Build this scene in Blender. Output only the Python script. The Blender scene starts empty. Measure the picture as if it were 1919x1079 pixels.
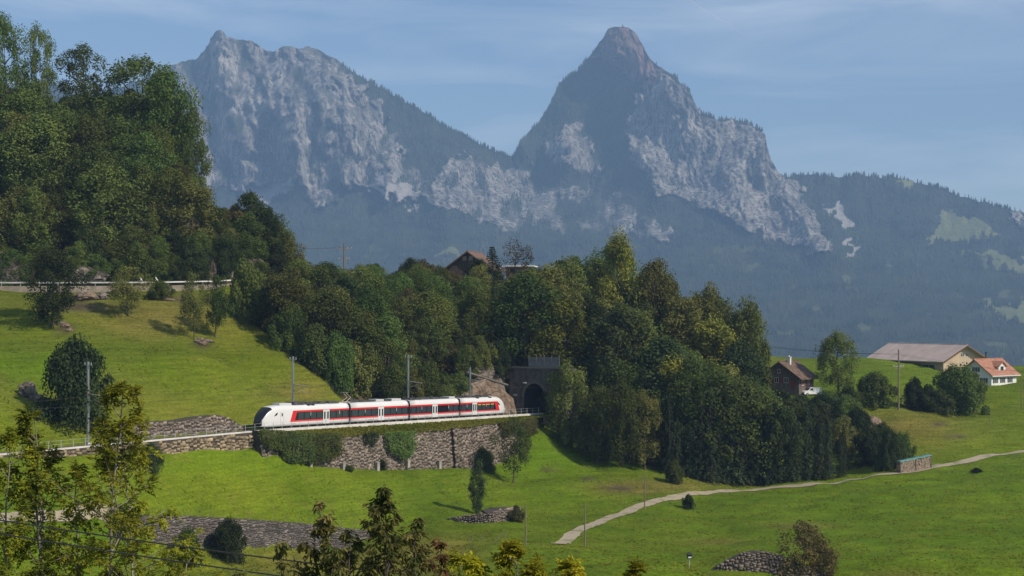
import bpy, bmesh, math, random
import numpy as np
from mathutils import Vector, Matrix, noise as mnoise

S = bpy.context.scene
COL = S.collection
rad = math.radians
rng = random.Random(7)
NR = np.random.RandomState(11)

# ------------------------------------------------------------------ camera
F, CX, HY = 3043.0, 959.5, 590.0          # focal length, centre and horizon, in pixels of the 1919 px wide photo
cam = bpy.data.cameras.new('camera')
cam.sensor_width = 36.0
cam.lens = 36.0 * F / 1919.0
cam.shift_y = (HY - 539.5) / 1919.0
cam.clip_start = 0.5
cam.clip_end = 120000
camo = bpy.data.objects.new('camera', cam)
camo.rotation_euler = (rad(90), 0, 0)
COL.objects.link(camo)
S.camera = camo

# ------------------------------------------------------------------ sky and sun
SUN_DIR = Vector((0.857 * math.cos(rad(40)), -0.515 * math.cos(rad(40)), math.sin(rad(40)))).normalized()
world = bpy.data.worlds.new('World')
S.world = world
world.use_nodes = True
wn, wl = world.node_tree.nodes, world.node_tree.links
wn.clear()
sky = wn.new('ShaderNodeTexSky')
sky.sky_type = 'NISHITA'
sky.sun_disc = False
sky.sun_elevation = math.asin(SUN_DIR.z)
sky.sun_rotation = math.atan2(SUN_DIR.x, SUN_DIR.y)
sky.altitude = 700
sky.air_density = 1.0
sky.dust_density = 0.6
sky.ozone_density = 3.0
bg = wn.new('ShaderNodeBackground')
bg.inputs['Strength'].default_value = 0.114
# thin cirrus veils over the whole sky, stretched sideways
tc = wn.new('ShaderNodeTexCoord')
mp = wn.new('ShaderNodeMapping')
mp.inputs['Scale'].default_value = (1.6, 1.6, 11.0)
mp.inputs['Rotation'].default_value = (0.0, rad(5), 0.0)
nz = wn.new('ShaderNodeTexNoise')
nz.inputs['Scale'].default_value = 2.3
nz.inputs['Detail'].default_value = 7
nz.inputs['Roughness'].default_value = 0.55
nz.inputs['Distortion'].default_value = 0.6
cr = wn.new('ShaderNodeValToRGB')
cr.color_ramp.elements[0].position = 0.42
cr.color_ramp.elements[1].position = 0.74
cr.color_ramp.elements[1].color = (0.62, 0.62, 0.62, 1)
mx = wn.new('ShaderNodeMixRGB')
mx.inputs['Color2'].default_value = (8.2, 8.8, 9.5, 1)
wo = wn.new('ShaderNodeOutputWorld')
wl.new(tc.outputs['Generated'], mp.inputs['Vector'])
wl.new(mp.outputs['Vector'], nz.inputs['Vector'])
wl.new(nz.outputs['Fac'], cr.inputs['Fac'])
wl.new(cr.outputs['Color'], mx.inputs['Fac'])
wl.new(sky.outputs['Color'], mx.inputs['Color1'])
wl.new(mx.outputs['Color'], bg.inputs['Color'])
wl.new(bg.outputs['Background'], wo.inputs['Surface'])

sun = bpy.data.lights.new('sun', 'SUN')
sun.energy = 4.6
sun.angle = rad(0.53)
sun.color = (1.0, 0.90, 0.76)
suno = bpy.data.objects.new('sun', sun)
suno.rotation_euler = (-SUN_DIR).to_track_quat('-Z', 'Y').to_euler()
suno.location = (200, -100, 300)
COL.objects.link(suno)

S.view_settings.view_transform = 'Standard'
S.view_settings.look = 'None'
S.view_settings.exposure = 0.04
S.view_settings.gamma = 1.0
S.view_settings.use_curve_mapping = False
S.cycles.use_denoising = True
S.cycles.max_bounces = 6
S.cycles.transparent_max_bounces = 12
S.cycles.volume_bounces = 0

# ------------------------------------------------------------------ helpers
def P(px, py, d):
    return Vector(((px - CX) / F * d, d, (HY - py) / F * d))

def tag(o, label=None, cat=None, group=None, kind=None):
    if label: o['label'] = label
    if cat: o['category'] = cat
    if group: o['group'] = group
    if kind: o['kind'] = kind
    return o

def empty(name, loc=(0, 0, 0), rz=0.0, label=None, cat=None, group=None):
    o = bpy.data.objects.new(name, None)
    o.empty_display_size = 0.3
    o.location = loc
    o.rotation_euler = (0, 0, rz)
    COL.objects.link(o)
    return tag(o, label, cat, group)

def link(name, me, parent=None, loc=None, rot=None):
    o = bpy.data.objects.new(name, me)
    COL.objects.link(o)
    if parent is not None: o.parent = parent
    if loc is not None: o.location = loc
    if rot is not None: o.rotation_euler = rot
    return o

def mesh_np(name, verts, faces, mats, smooth=False, mat_index=None):
    """verts (N,3), faces: array (M,3|4) or list of tuples"""
    me = bpy.data.meshes.new(name)
    if isinstance(faces, np.ndarray):
        n = faces.shape[1]
        me.vertices.add(len(verts)); me.vertices.foreach_set('co', np.asarray(verts, dtype=np.float32).ravel())
        me.loops.add(faces.size); me.loops.foreach_set('vertex_index', faces.astype(np.int32).ravel())
        me.polygons.add(len(faces))
        me.polygons.foreach_set('loop_start', np.arange(0, faces.size, n, dtype=np.int32))
        me.polygons.foreach_set('loop_total', np.full(len(faces), n, dtype=np.int32))
    else:
        me.from_pydata([tuple(v) for v in verts], [], faces)
    if not isinstance(mats, (list, tuple)): mats = [mats]
    for m in mats: me.materials.append(m)
    if mat_index is not None: me.polygons.foreach_set('material_index', np.asarray(mat_index, dtype=np.int32))
    if smooth: me.polygons.foreach_set('use_smooth', np.ones(len(me.polygons), dtype=bool))
    me.update(calc_edges=True)
    me.validate()
    return me

class MB:
    """collects simple solids and builds ONE mesh"""
    def __init__(s): s.v, s.f, s.m = [], [], []
    def poly(s, vs, fs, mi=0):
        b = len(s.v); s.v += [tuple(v) for v in vs]
        for f in fs: s.f.append(tuple(b + i for i in f)); s.m.append(mi)
    def box(s, c, size, mi=0, M=None):
        x, y, z = (k / 2 for k in size)
        vs = [Vector((c[0] + a * x, c[1] + b * y, c[2] + e * z)) for a in (-1, 1) for b in (-1, 1) for e in (-1, 1)]
        if M is not None: vs = [M @ v for v in vs]
        s.poly(vs, [(0, 1, 3, 2), (4, 6, 7, 5), (0, 4, 5, 1), (2, 3, 7, 6), (0, 2, 6, 4), (1, 5, 7, 3)], mi)
    def tube(s, pts, radii, n=8, mi=0, caps=True):
        pts = [Vector(p) for p in pts]
        if not isinstance(radii, (list, tuple)): radii = [radii] * len(pts)
        b = len(s.v); prev = None
        for i, p in enumerate(pts):
            t = (pts[min(i + 1, len(pts) - 1)] - pts[max(i - 1, 0)]).normalized()
            a = prev - t * prev.dot(t) if prev is not None else t.orthogonal()
            if a.length < 1e-6: a = t.orthogonal()
            a.normalize(); prev = a; c = t.cross(a)
            for k in range(n):
                g = 2 * math.pi * k / n
                s.v.append(tuple(p + (a * math.cos(g) + c * math.sin(g)) * radii[i]))
        for i in range(len(pts) - 1):
            for k in range(n):
                k2 = (k + 1) % n
                s.f.append((b + i * n + k, b + i * n + k2, b + (i + 1) * n + k2, b + (i + 1) * n + k)); s.m.append(mi)
        if caps:
            s.f.append(tuple(b + k for k in range(n))[::-1]); s.m.append(mi)
            e = b + (len(pts) - 1) * n
            s.f.append(tuple(e + k for k in range(n))); s.m.append(mi)
    def prism(s, poly, axis_vec, mi=0):
        """poly: closed 3-D outline, extruded by axis_vec"""
        n = len(poly); a = [Vector(p) for p in poly]; ax = Vector(axis_vec)
        s.poly(a + [p + ax for p in a], [tuple(range(n))[::-1], tuple(range(n, 2 * n))] +
               [(i, (i + 1) % n, n + (i + 1) % n, n + i) for i in range(n)], mi)
    def mesh(s, name, mats, smooth=False):
        me = mesh_np(name, s.v, s.f, mats, smooth, s.m)
        return me
    def build(s, name, mats, parent=None, loc=None, rot=None, smooth=False):
        return link(name, s.mesh(name, mats, smooth), parent, loc, rot)

def copy_tree(o, parent=None):
    c = o.copy(); COL.objects.link(c); c.parent = parent
    for ch in o.children: copy_tree(ch, c)
    return c

# lattice noise, vectorised
_perm = np.random.RandomState(3).permutation(4096)
_grad = np.random.RandomState(4).rand(4096) * 2 * np.pi
_gx, _gy = np.cos(_grad), np.sin(_grad)
def _h(i, j): return _perm[(_perm[i & 4095] + j) & 4095]
def pn(x, y):
    x = np.asarray(x, float); y = np.asarray(y, float)
    i = np.floor(x).astype(int); j = np.floor(y).astype(int); u = x - i; v = y - j
    def g(a, b):
        k = _h(i + a, j + b); return _gx[k] * (u - a) + _gy[k] * (v - b)
    su = u * u * u * (u * (u * 6 - 15) + 10); sv = v * v * v * (v * (v * 6 - 15) + 10)
    a = g(0, 0) + su * (g(1, 0) - g(0, 0)); b = g(0, 1) + su * (g(1, 1) - g(0, 1))
    return (a + sv * (b - a)) * 1.5
def fbm(x, y, o=4, gain=.5, lac=2.03):
    r = 0; a = 1.
    for k in range(o):
        r = r + a * pn(np.asarray(x) * lac ** k + 17.3 * k, np.asarray(y) * lac ** k - 9.1 * k); a *= gain
    return r
def ridged(x, y, o=4, gain=.55):
    r = 0; a = 1.; n = 0
    for k in range(o):
        r = r + a * (1 - 2 * np.abs(pn(np.asarray(x) * 2.07 ** k + 31.7 * k, np.asarray(y) * 2.07 ** k + 5.9 * k))); n += a; a *= gain
    return r / n
def sstep(a, b, x):
    t = np.clip((np.asarray(x, float) - a) / (b - a), 0, 1); return t * t * (3 - 2 * t)

# ------------------------------------------------------------------ materials
MATS = {}
def mat(name, col, rough=.7, metal=0., spec=.3, noise=None, col2=None, bump=0., bscale=None, coord='Object', detail=5, random_hue=0., stretch=None, trans=0., ramp=(.35, .65)):
    if name in MATS: return MATS[name]
    m = bpy.data.materials.new(name); m.use_nodes = True; MATS[name] = m
    n, l = m.node_tree.nodes, m.node_tree.links
    b = n['Principled BSDF']
    b.inputs['Roughness'].default_value = rough; b.inputs['Metallic'].default_value = metal
    b.inputs['Specular IOR Level'].default_value = spec
    b.inputs['Base Color'].default_value = (*col, 1)
    src = None
    if noise or bump:
        t = n.new('ShaderNodeTexCoord'); mpn = n.new('ShaderNodeMapping')
        l.new(t.outputs[coord], mpn.inputs['Vector'])
        if stretch: mpn.inputs['Scale'].default_value = stretch
    if noise:
        x = n.new('ShaderNodeTexNoise'); x.inputs['Scale'].default_value = noise; x.inputs['Detail'].default_value = detail
        l.new(mpn.outputs['Vector'], x.inputs['Vector'])
        r = n.new('ShaderNodeValToRGB'); r.color_ramp.elements[0].position, r.color_ramp.elements[1].position = ramp
        r.color_ramp.elements[0].color = (*col, 1); r.color_ramp.elements[1].color = (*(col2 or col), 1)
        l.new(x.outputs['Fac'], r.inputs['Fac']); src = r.outputs['Color']
    if random_hue:
        oi = n.new('ShaderNodeObjectInfo'); hs = n.new('ShaderNodeHueSaturation')
        mr = n.new('ShaderNodeMapRange'); mr.inputs['To Min'].default_value = .5 - random_hue; mr.inputs['To Max'].default_value = .5 + random_hue
        mv = n.new('ShaderNodeMapRange'); mv.inputs['To Min'].default_value = .60; mv.inputs['To Max'].default_value = 1.45
        mm = n.new('ShaderNodeMath'); mm.operation = 'FRACT'; m2 = n.new('ShaderNodeMath'); m2.operation = 'MULTIPLY'; m2.inputs[1].default_value = 7.31
        l.new(oi.outputs['Random'], mr.inputs['Value']); l.new(oi.outputs['Random'], m2.inputs[0]); l.new(m2.outputs[0], mm.inputs[0]); l.new(mm.outputs[0], mv.inputs['Value'])
        l.new(mr.outputs['Result'], hs.inputs['Hue']); l.new(mv.outputs['Result'], hs.inputs['Value'])
        if src is not None: l.new(src, hs.inputs['Color'])
        else: hs.inputs['Color'].default_value = (*col, 1)
        src = hs.outputs['Color']
    if src is not None: l.new(src, b.inputs['Base Color'])
    if bump:
        bn = n.new('ShaderNodeTexNoise'); bn.inputs['Scale'].default_value = bscale or 8; bn.inputs['Detail'].default_value = 6
        l.new(mpn.outputs['Vector'], bn.inputs['Vector'])
        bp = n.new('ShaderNodeBump'); bp.inputs['Strength'].default_value = 1.0; bp.inputs['Distance'].default_value = bump
        l.new(bn.outputs['Fac'], bp.inputs['Height']); l.new(bp.outputs['Normal'], b.inputs['Normal'])
    if trans:
        tr = n.new('ShaderNodeBsdfTranslucent'); ms = n.new('ShaderNodeMixShader'); ms.inputs['Fac'].default_value = trans
        if src is not None: l.new(src, tr.inputs['Color'])
        else: tr.inputs['Color'].default_value = (*col, 1)
        l.new(b.outputs['BSDF'], ms.inputs[1]); l.new(tr.outputs['BSDF'], ms.inputs[2])
        l.new(ms.outputs['Shader'], n['Material Output'].inputs['Surface'])
    return m
# ------------------------------------------------------------------ railway alignment
T0 = np.array((-41.6, 265.0)); TH = np.array((0.532, 0.8467)); TN = np.array((0.8467, -0.532))   # origin, heading, side towards the valley
def track_z(t):
    t = np.asarray(t, float); return -18.75 - 0.020 * np.maximum(t, 0) + 0.0 * t
def track_xy(t, u=0.0):
    return T0[0] + TH[0] * t + TN[0] * u, T0[1] + TH[1] * t + TN[1] * u
def track_tu(x, y):
    dx, dy = np.asarray(x) - T0[0], np.asarray(y) - T0[1]
    return dx * TH[0] + dy * TH[1], dx * TN[0] + dy * TN[1]
def track_t_at(px, u=0.0):
    k = (px - CX) / F; ox, oy = T0[0] + TN[0] * u, T0[1] + TN[1] * u
    return (k * oy - ox) / (TH[0] - k * TH[1])
def TV(t, u=0.0, dz=0.0):
    x, y = track_xy(t, u); return Vector((x, y, float(track_z(t)) + dz))
PORTAL_T = 87.0

# ------------------------------------------------------------------ ground heights from points read off the photograph
def pts3(lst): return [tuple(P(*p)) for p in lst]
def at(px, d, z): return ((px - CX) / F * d, d, z)

common = pts3([   # wood and farm hill at the right, path
    (1015, 795, 336), (1050, 832, 330), (1100, 866, 325), (1180, 880, 322), (1250, 897, 318), (1400, 916, 323), (1560, 905, 322),
    (1700, 884, 322), (1800, 862, 333), (1919, 846, 345), (2050, 825, 350),
    (1720, 830, 345), (1650, 790, 362), (1720, 775, 372), (1830, 790, 365), (1919, 800, 366), (2050, 790, 372),
    (1640, 762, 376), (1780, 768, 384), (1870, 745, 396), (1919, 720, 412), (2050, 700, 420),
    (1530, 742, 385), (1470, 738, 386), (1610, 738, 392), (1700, 735, 400), (1560, 700, 415), (1640, 684, 445), (1740, 704, 430), (1810, 722, 428), (1850, 722, 432),
    (1600, 672, 480), (1700, 685, 490), (1800, 690, 500), (1900, 700, 500), (2050, 690, 500)])
common += [at(1100, 345, -18), at(1100, 370, -7), at(1100, 400, 2), at(1100, 440, 2), at(1200, 345, -22), at(1200, 370, -12), at(1200, 400, -3), at(1200, 440, -3),
           at(1300, 345, -27), at(1300, 370, -18), at(1300, 400, -10), at(1300, 440, -9), at(1400, 345, -31), at(1400, 368, -24), at(1400, 392, -16), at(1400, 440, -13),
           at(1500, 350, -31), at(1500, 368, -25), at(1580, 350, -30), at(1580, 368, -24), at(1455, 398, -18.8), at(1500, 402, -18.6), at(1530, 398, -18.6)]
far = [at(px, d, z) for px in (-600, -100, 400, 800, 1200, 1600, 2000, 2500) for d, z in ((560, -35), (640, -70))]
far = [(x, y, z + (30 if x < -40 else 12 if x < 20 else 0)) for x, y, z in far]

upper = list(common) + far
for t in range(-110, 84, 8):
    for u in (-2.8, 3.5):
        x, y = track_xy(t, u); upper.append((x, y, float(track_z(t)) - .35))
for t in range(-110, 40, 9):
    x, y = track_xy(t, -6.0); b = 2.6 * math.exp(-((t + 18) / 15.) ** 2)
    upper.append((x, y, float(track_z(t)) + .7 + b))
upper += pts3([(-250, 545, 315), (-100, 546, 318), (0, 548, 320), (100, 550, 321), (200, 550, 324), (300, 547, 328), (400, 541, 333), (490, 536, 339),
               (-150, 640, 284), (0, 655, 270), (120, 660, 272), (250, 655, 284), (365, 642, 297), (450, 640, 304), (540, 690, 296), (600, 722, 296), (480, 590, 322), (0, 745, 242), (150, 745, 251), (300, 740, 260), (440, 730, 275)])
upper += [at(px, d, z) for px, d, z in (
    (-250, 330, 4.4), (0, 332, 4.6), (200, 335, 4.6), (380, 341, 4.8), (-250, 345, 16), (0, 347, 18), (150, 350, 19), (300, 352, 18), (420, 355, 13),
    (-250, 370, 36), (0, 372, 38), (150, 374, 37), (280, 376, 32), (390, 378, 20), (-250, 410, 50), (0, 412, 50), (200, 412, 46), (330, 412, 34), (430, 412, 22),
    (480, 352, 7), (500, 380, 11), (520, 415, 12), (560, 330, -6), (560, 350, 0), (570, 380, 4), (600, 415, 6),
    (640, 312, -12), (640, 335, -4), (650, 365, 3), (660, 410, 5), (720, 322, -12), (730, 345, -4), (740, 375, 3), (740, 415, 6),
    (800, 334, -12), (810, 355, -4), (820, 385, 5), (840, 420, 7), (870, 345, -10), (880, 362, -2), (890, 392, 7), (900, 420, 8), (900, 460, 2),
    (940, 350, -9.5), (950, 366, -4), (980, 352, -9.5), (1000, 366, -6), (1000, 400, 5), (1010, 440, 4), (700, 470, -4), (400, 480, 20), (100, 480, 52))]

lower = list(common) + far
for px, py in ((-60, 868), (60, 862), (160, 857), (280, 852), (380, 849), (470, 848), (520, 862), (570, 873), (640, 881), (700, 882), (760, 881), (820, 880), (880, 878), (930, 868), (965, 845), (990, 812)):
    uu = 4.3 if px < 490 else 6.2
    t = track_t_at(px, uu); x, y = track_xy(t, uu); lower.append((x, y, (HY - py) / F * y))
    x2, y2 = track_xy(t, -5); lower.append((x2, y2, (HY - py) / F * y))
lower += pts3([(0, 950, 205), (120, 960, 206), (250, 967, 219), (370, 969, 231), (466, 974, 241), (560, 981, 250), (640, 990, 256), (720, 998, 262),
               (400, 905, 244), (550, 925, 258), (700, 930, 271), (850, 930, 284), (900, 960, 275), (960, 900, 310), (1010, 850, 322), (1000, 905, 305), (1060, 900, 312), (1120, 905, 310),
               (800, 975, 267), (900, 985, 262), (960, 1005, 250), (1080, 955, 282), (1200, 920, 306), (1040, 1022, 240), (1100, 985, 262), (1180, 950, 284), (1270, 931, 302),
               (1345, 921, 314), (1500, 911, 321), (1620, 897, 320), (1300, 960, 282), (1450, 950, 285), (1600, 940, 285), (1750, 925, 285), (1919, 905, 290), (2050, 895, 292),
               (1300, 1000, 255), (1450, 1000, 250), (1600, 1000, 246), (1750, 1000, 240), (1919, 1000, 236), (2100, 1000, 236),
               (1250, 1040, 232), (1370, 1047, 211.5), (1415, 1034, 211.5), (1480, 1049, 211.5), (1440, 1030, 218), (1600, 1060, 210), (1800, 1060, 206), (1950, 1070, 200), (2150, 1075, 200),
               (880, 1018, 238), (960, 1020, 230), (1050, 1026, 221), (1150, 1043, 208), (1250, 1062, 197), (1330, 1078, 190),
               (500, 1060, 214), (650, 1070, 212), (800, 1060, 218), (300, 1060, 205), (100, 1040, 196), (-60, 1010, 190)])
lower += [at(px, d, z) for px, d, z in (
    (-200, 170, -37), (100, 170, -38), (400, 170, -38), (700, 170, -38), (1000, 165, -36), (1300, 165, -36), (1600, 165, -37), (2000, 165, -37),
    (-500, 110, -27), (300, 110, -28), (960, 110, -27), (1600, 110, -27), (2400, 110, -27), (-800, 60, -15), (300, 60, -15.5), (960, 60, -15.5), (1600, 60, -15.5), (2700, 60, -15),
    (-900, 30, -8.6), (960, 30, -8.6), (2800, 30, -8.6), (960, 10, -3.6), (-2000, 10, -3.6), (4000, 10, -3.6), (960, 1, -1.7), (960, -20, -1.0), (1430, 190, -34.8), (1530, 190, -35.2), (1400, 199, -33.8), (1480, 201, -34.4), (1560, 203, -34.2), (1640, 195, -34.5))]

class RBF:
    def __init__(s, pts, c=9.0, lam=.02):
        p = np.array(pts, float)
        _, k = np.unique(np.round(p[:, :2] / .5).astype(int), axis=0, return_index=True); p = p[np.sort(k)]
        s.p = p[:, :2]; s.c = c; n = len(p)
        A = np.zeros((n + 3, n + 3)); A[:n, :n] = s.phi(s.p, s.p) - lam * np.eye(n)
        A[:n, n] = 1; A[:n, n + 1:] = s.p / 100; A[n, :n] = 1; A[n + 1:, :n] = s.p.T / 100
        s.w = np.linalg.solve(A, np.concatenate([p[:, 2], np.zeros(3)]))
    def phi(s, a, b):
        return np.sqrt(((a[:, None, :] - b[None, :, :]) ** 2).sum(-1) + s.c ** 2)
    def __call__(s, x, y):
        q = np.stack([np.ravel(x), np.ravel(y)], 1).astype(float); out = np.empty(len(q))
        for i in range(0, len(q), 20000):
            b = q[i:i + 20000]; out[i:i + 20000] = s.phi(b, s.p) @ s.w[:-3] + s.w[-3] + (b / 100) @ s.w[-2:]
        return out.reshape(np.shape(x))
fU, fL = RBF(upper), RBF(lower)

# lower dry-stone wall: line of its top edge
LW = [P(225, 966, 217), P(370, 969, 231), P(466, 974, 241), P(560, 981, 250), P(640, 990, 256), P(725, 999, 262)]
LWx = np.array([p.x for p in LW]); LWy = np.array([p.y for p in LW])
def lower_wall_step(x, y):
    # drop on the camera side of the wall line, fading out with distance and past the ends
    yl = np.interp(x, LWx, LWy); dist = yl - y
    along = sstep(LWx[0] - 3, LWx[0] + 6, x) * (1 - sstep(LWx[-1] - 9, LWx[-1] + 1, x))
    return -3.9 * along * sstep(-1.7, -.5, dist) * (1 - sstep(6.0, 42.0, dist))

def ground_raw(x, y):
    x = np.asarray(x, float); y = np.asarray(y, float)
    t, u = track_tu(x, y)
    zu = fU(x, y); zl = fL(x, y)
    # the railway shelf is flat
    shelf = (1 - sstep(2.9, 4.2, np.abs(u + .0))) * (1 - sstep(PORTAL_T + 0.5, PORTAL_T + 2.5, t))
    zu = zu * (1 - shelf) + (track_z(t) - .35) * shelf
    spread = sstep(PORTAL_T - 1, PORTAL_T + 14, t)
    w = sstep(1.2 - 7 * spread, 2.2 + 14 * spread, u)
    # road shelf
    z = zu * (1 - w) + zl * w
    return z + lower_wall_step(x, y) * w
def small_relief(x, y):
    t, u = track_tu(x, y)
    k = sstep(4.5, 9, np.abs(u)) * sstep(15, 60, y)
    n = .55 * fbm(x / 23., y / 23., 3) + .16 * fbm(x / 5., y / 5., 3)
    # cattle terraces on the steep meadows
    return k * n
GX0, GX1, GY0, GY1, GS = -190.0, 290.0, -25.0, 660.0, 1.5
_xs = np.arange(GX0, GX1 + .1, GS); _ys = np.arange(GY0, GY1 + .1, GS)
_X, _Y = np.meshgrid(_xs, _ys)
_Z = ground_raw(_X, _Y) + small_relief(_X, _Y)
_ter = sstep(6, 14, np.abs(track_tu(_X, _Y)[1])) * sstep(150, 190, _Y)
_q = (_Z + .35 * pn(_X / 9., _Y / 9.)) / 1.1
_Z = _Z + _ter * (.10 + .16 * sstep(-.1, .5, fbm(_X / 40. + 5, _Y / 40., 2))) * np.sin(2 * np.pi * _q) * (.4 + .6 * sstep(-.3, .3, pn(_X / 14., _Y / 14. + 30)))

def gz(x, y):
    """ground height, bilinear on the built grid"""
    fx = np.clip((np.asarray(x, float) - GX0) / GS, 0, len(_xs) - 1.001); fy = np.clip((np.asarray(y, float) - GY0) / GS, 0, len(_ys) - 1.001)
    i = fx.astype(int); j = fy.astype(int); a = fx - i; b = fy - j
    r = (_Z[j, i] * (1 - a) + _Z[j, i + 1] * a) * (1 - b) + (_Z[j + 1, i] * (1 - a) + _Z[j + 1, i + 1] * a) * b
    return float(r) if np.ndim(r) == 0 else r
def gp(px, py, dmin=120.0, dmax=600.0):
    """where the line of sight through a photo pixel meets the ground"""
    d = np.arange(dmin, dmax, .25)
    x = (px - CX) / F * d; z = (HY - py) / F * d
    hit = np.nonzero(z <= gz(x, d))[0]
    k = hit[0] if len(hit) else len(d) - 1
    return Vector((x[k], d[k], gz(x[k], d[k])))

# ------------------------------------------------------------------ ground materials
def grass_material():
    m = bpy.data.materials.new('meadow_grass'); m.use_nodes = True
    n, l = m.node_tree.nodes, m.node_tree.links; b = n['Principled BSDF']
    b.inputs['Roughness'].default_value = .85; b.inputs['Specular IOR Level'].default_value = .04
    g = n.new('ShaderNodeNewGeometry')
    def nz(scale, det=4, rough=.55, st=None):
        mp_ = n.new('ShaderNodeMapping'); l.new(g.outputs['Position'], mp_.inputs['Vector'])
        if st: mp_.inputs['Scale'].default_value = st
        x = n.new('ShaderNodeTexNoise'); x.inputs['Scale'].default_value = scale; x.inputs['Detail'].default_value = det; x.inputs['Roughness'].default_value = rough
        l.new(mp_.outputs['Vector'], x.inputs['Vector']); return x.outputs['Fac']
    def ramp(src, a, ca, b_, cb):
        r = n.new('ShaderNodeValToRGB'); e = r.color_ramp.elements
        e[0].position, e[1].position = a, b_; e[0].color = (*ca, 1); e[1].color = (*cb, 1); l.new(src, r.inputs['Fac']); return r.outputs['Color']
    def mix(fac, a, b_, mode='MIX'):
        x = n.new('ShaderNodeMixRGB'); x.blend_type = mode
        if isinstance(fac, (int, float)): x.inputs['Fac'].default_value = fac
        else: l.new(fac, x.inputs['Fac'])
        for s, v in (('Color1', a), ('Color2', b_)):
            if isinstance(v, tuple): x.inputs[s].default_value = (*v, 1)
            else: l.new(v, x.inputs[s])
        return x.outputs['Color']
    at_ = n.new('ShaderNodeAttribute'); at_.attribute_name = 'cover'      # r: lush, g: dry/brown, b: bare earth and forest floor
    sp = n.new('ShaderNodeSeparateColor'); l.new(at_.outputs['Color'], sp.inputs['Color'])
    base = ramp(nz(.045, 5), .35, (.108, .138, .011), .68, (.152, .176, .017))
    lush = ramp(nz(.06, 4), .35, (.098, .164, .008), .68, (.138, .205, .012))
    dry = ramp(nz(.10, 5), .35, (.150, .135, .034), .65, (.195, .165, .046))
    c = mix(sp.outputs['Red'], base, lush)
    c = mix(sp.outputs['Green'], c, dry)
    patch = ramp(nz(.35, 6, .65), .54, (0, 0, 0), .76, (.6, .6, .6))
    c = mix(patch, c, dry)
    tuft = ramp(nz(1.6, 5, .7, (1, 1, 2.2)), .28, (.48, .52, .44), .70, (1.34, 1.31, 1.25))
    c = mix(.75, c, tuft, 'MULTIPLY')
    fine = ramp(nz(6., 3, .7), .3, (.58, .62, .56), .7, (1.38, 1.34, 1.25))
    c = mix(.7, c, fine, 'MULTIPLY')
    lines = ramp(nz(.8, 4, .6, (.22, .22, 3.2)), .34, (.70, .74, .66), .66, (1.16, 1.14, 1.1))
    c = mix(.85, c, lines, 'MULTIPLY')
    broad = ramp(nz(.016, 4, .6), .38, (.82, .90, .84), .64, (1.14, 1.06, 1.0))
    c = mix(.9, c, broad, 'MULTIPLY')
    soil = ramp(nz(.5, 6, .7), .35, (.045, .036, .020), .7, (.12, .092, .060))
    c = mix(sp.outputs['Blue'], c, soil)
    l.new(c, b.inputs['Base Color'])
    bp = n.new('ShaderNodeBump'); bp.inputs['Distance'].default_value = .42; bp.inputs['Strength'].default_value = .8
    l.new(nz(1.1, 7, .68, (1, 1, 1.8)), bp.inputs['Height']); l.new(bp.outputs['Normal'], b.inputs['Normal'])
    return m
M_grass = grass_material()

def blob(px, py, rx, ry, X, Y, Z):
    qx = CX + F * X / np.maximum(Y, 1); qy = HY - F * Z / np.maximum(Y, 1)
    return np.exp(-(((qx - px) / rx) ** 2 + ((qy - py) / ry) ** 2))
_t, _u = track_tu(_X, _Y)
cov = np.zeros(_X.shape + (4,)); cov[..., 3] = 1
lush = np.zeros_like(_X); dry = np.zeros_like(_X); bare = np.zeros_like(_X)
_w = (_u > 3.6) & (_Y > 100)
lush = np.where(_w, .55, .35 * sstep(320, 250, _Y))
# lush where the lower right field and the strip below the railway lie, drier on the left slope and under the lower wall
lush += .5 * sstep(15, 60, _X) * (_u > 4) * (_Y < 330); dry += .35 * (_u < -4) * (_X < 0) * sstep(0, 1, fbm(_X / 30., _Y / 30., 3) + .3)
for a in ((60, 690, 170, 45, 'l'), (420, 860, 130, 25, 'l'), (1050, 880, 60, 60, 'l'), (1150, 1055, 120, 20, 'l'), (960, 1040, 60, 15, 'l'), (80, 1000, 250, 45, 'l'),
          (620, 1055, 200, 32, 'd'), (820, 1030, 80, 25, 'd'), (1690, 1085, 70, 16, 'd'), (1500, 985, 70, 6, 'd'), (1340, 1015, 60, 6, 'd'), (1250, 910, 130, 14, 'd'), (1700, 800, 130, 40, 'd'), (330, 590, 160, 40, 'd'), (560, 735, 60, 20, 'd'), (1180, 915, 60, 12, 'd'),
          (1160, 915, 26, 5, 'b'), (1030, 880, 14, 4, 'b'), (1100, 897, 12, 4, 'b'), (380, 645, 16, 8, 'b'), (120, 615, 18, 10, 'b'), (1790, 818, 20, 4, 'b'), (1760, 795, 14, 4, 'b'), (340, 560, 14, 8, 'b'), (150, 575, 60, 10, 'b')):
    bb = blob(*a[:4], _X, _Y, _Z)
    if a[4] == 'l': lush += bb
    elif a[4] == 'd': dry += bb * .9
    else: bare += bb * 1.1
bare += (1 - sstep(2.2, 3.0, np.abs(_u))) * (_t < PORTAL_T + 5)
# forest floor
_qx = CX + F * _X / np.maximum(_Y, 1)
bare += .9 * ((_Y > 336) & (_qx < 480)) + .9 * ((_u < -9) & (_qx > 560) & (_qx < 960) & (_Y > 300)) + .9 * ((_t > PORTAL_T) & (_qx > 960) & (_qx < 1440) & (_Y > 326))
cov[..., 0] = np.clip(lush, 0, 1); cov[..., 1] = np.clip(dry, 0, 1); cov[..., 2] = np.clip(bare, 0, 1)
ny, nx = _X.shape
ii = np.arange(ny * nx).reshape(ny, nx)
quads = np.stack([ii[:-1, :-1], ii[:-1, 1:], ii[1:, 1:], ii[1:, :-1]], -1).reshape(-1, 4)
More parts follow.
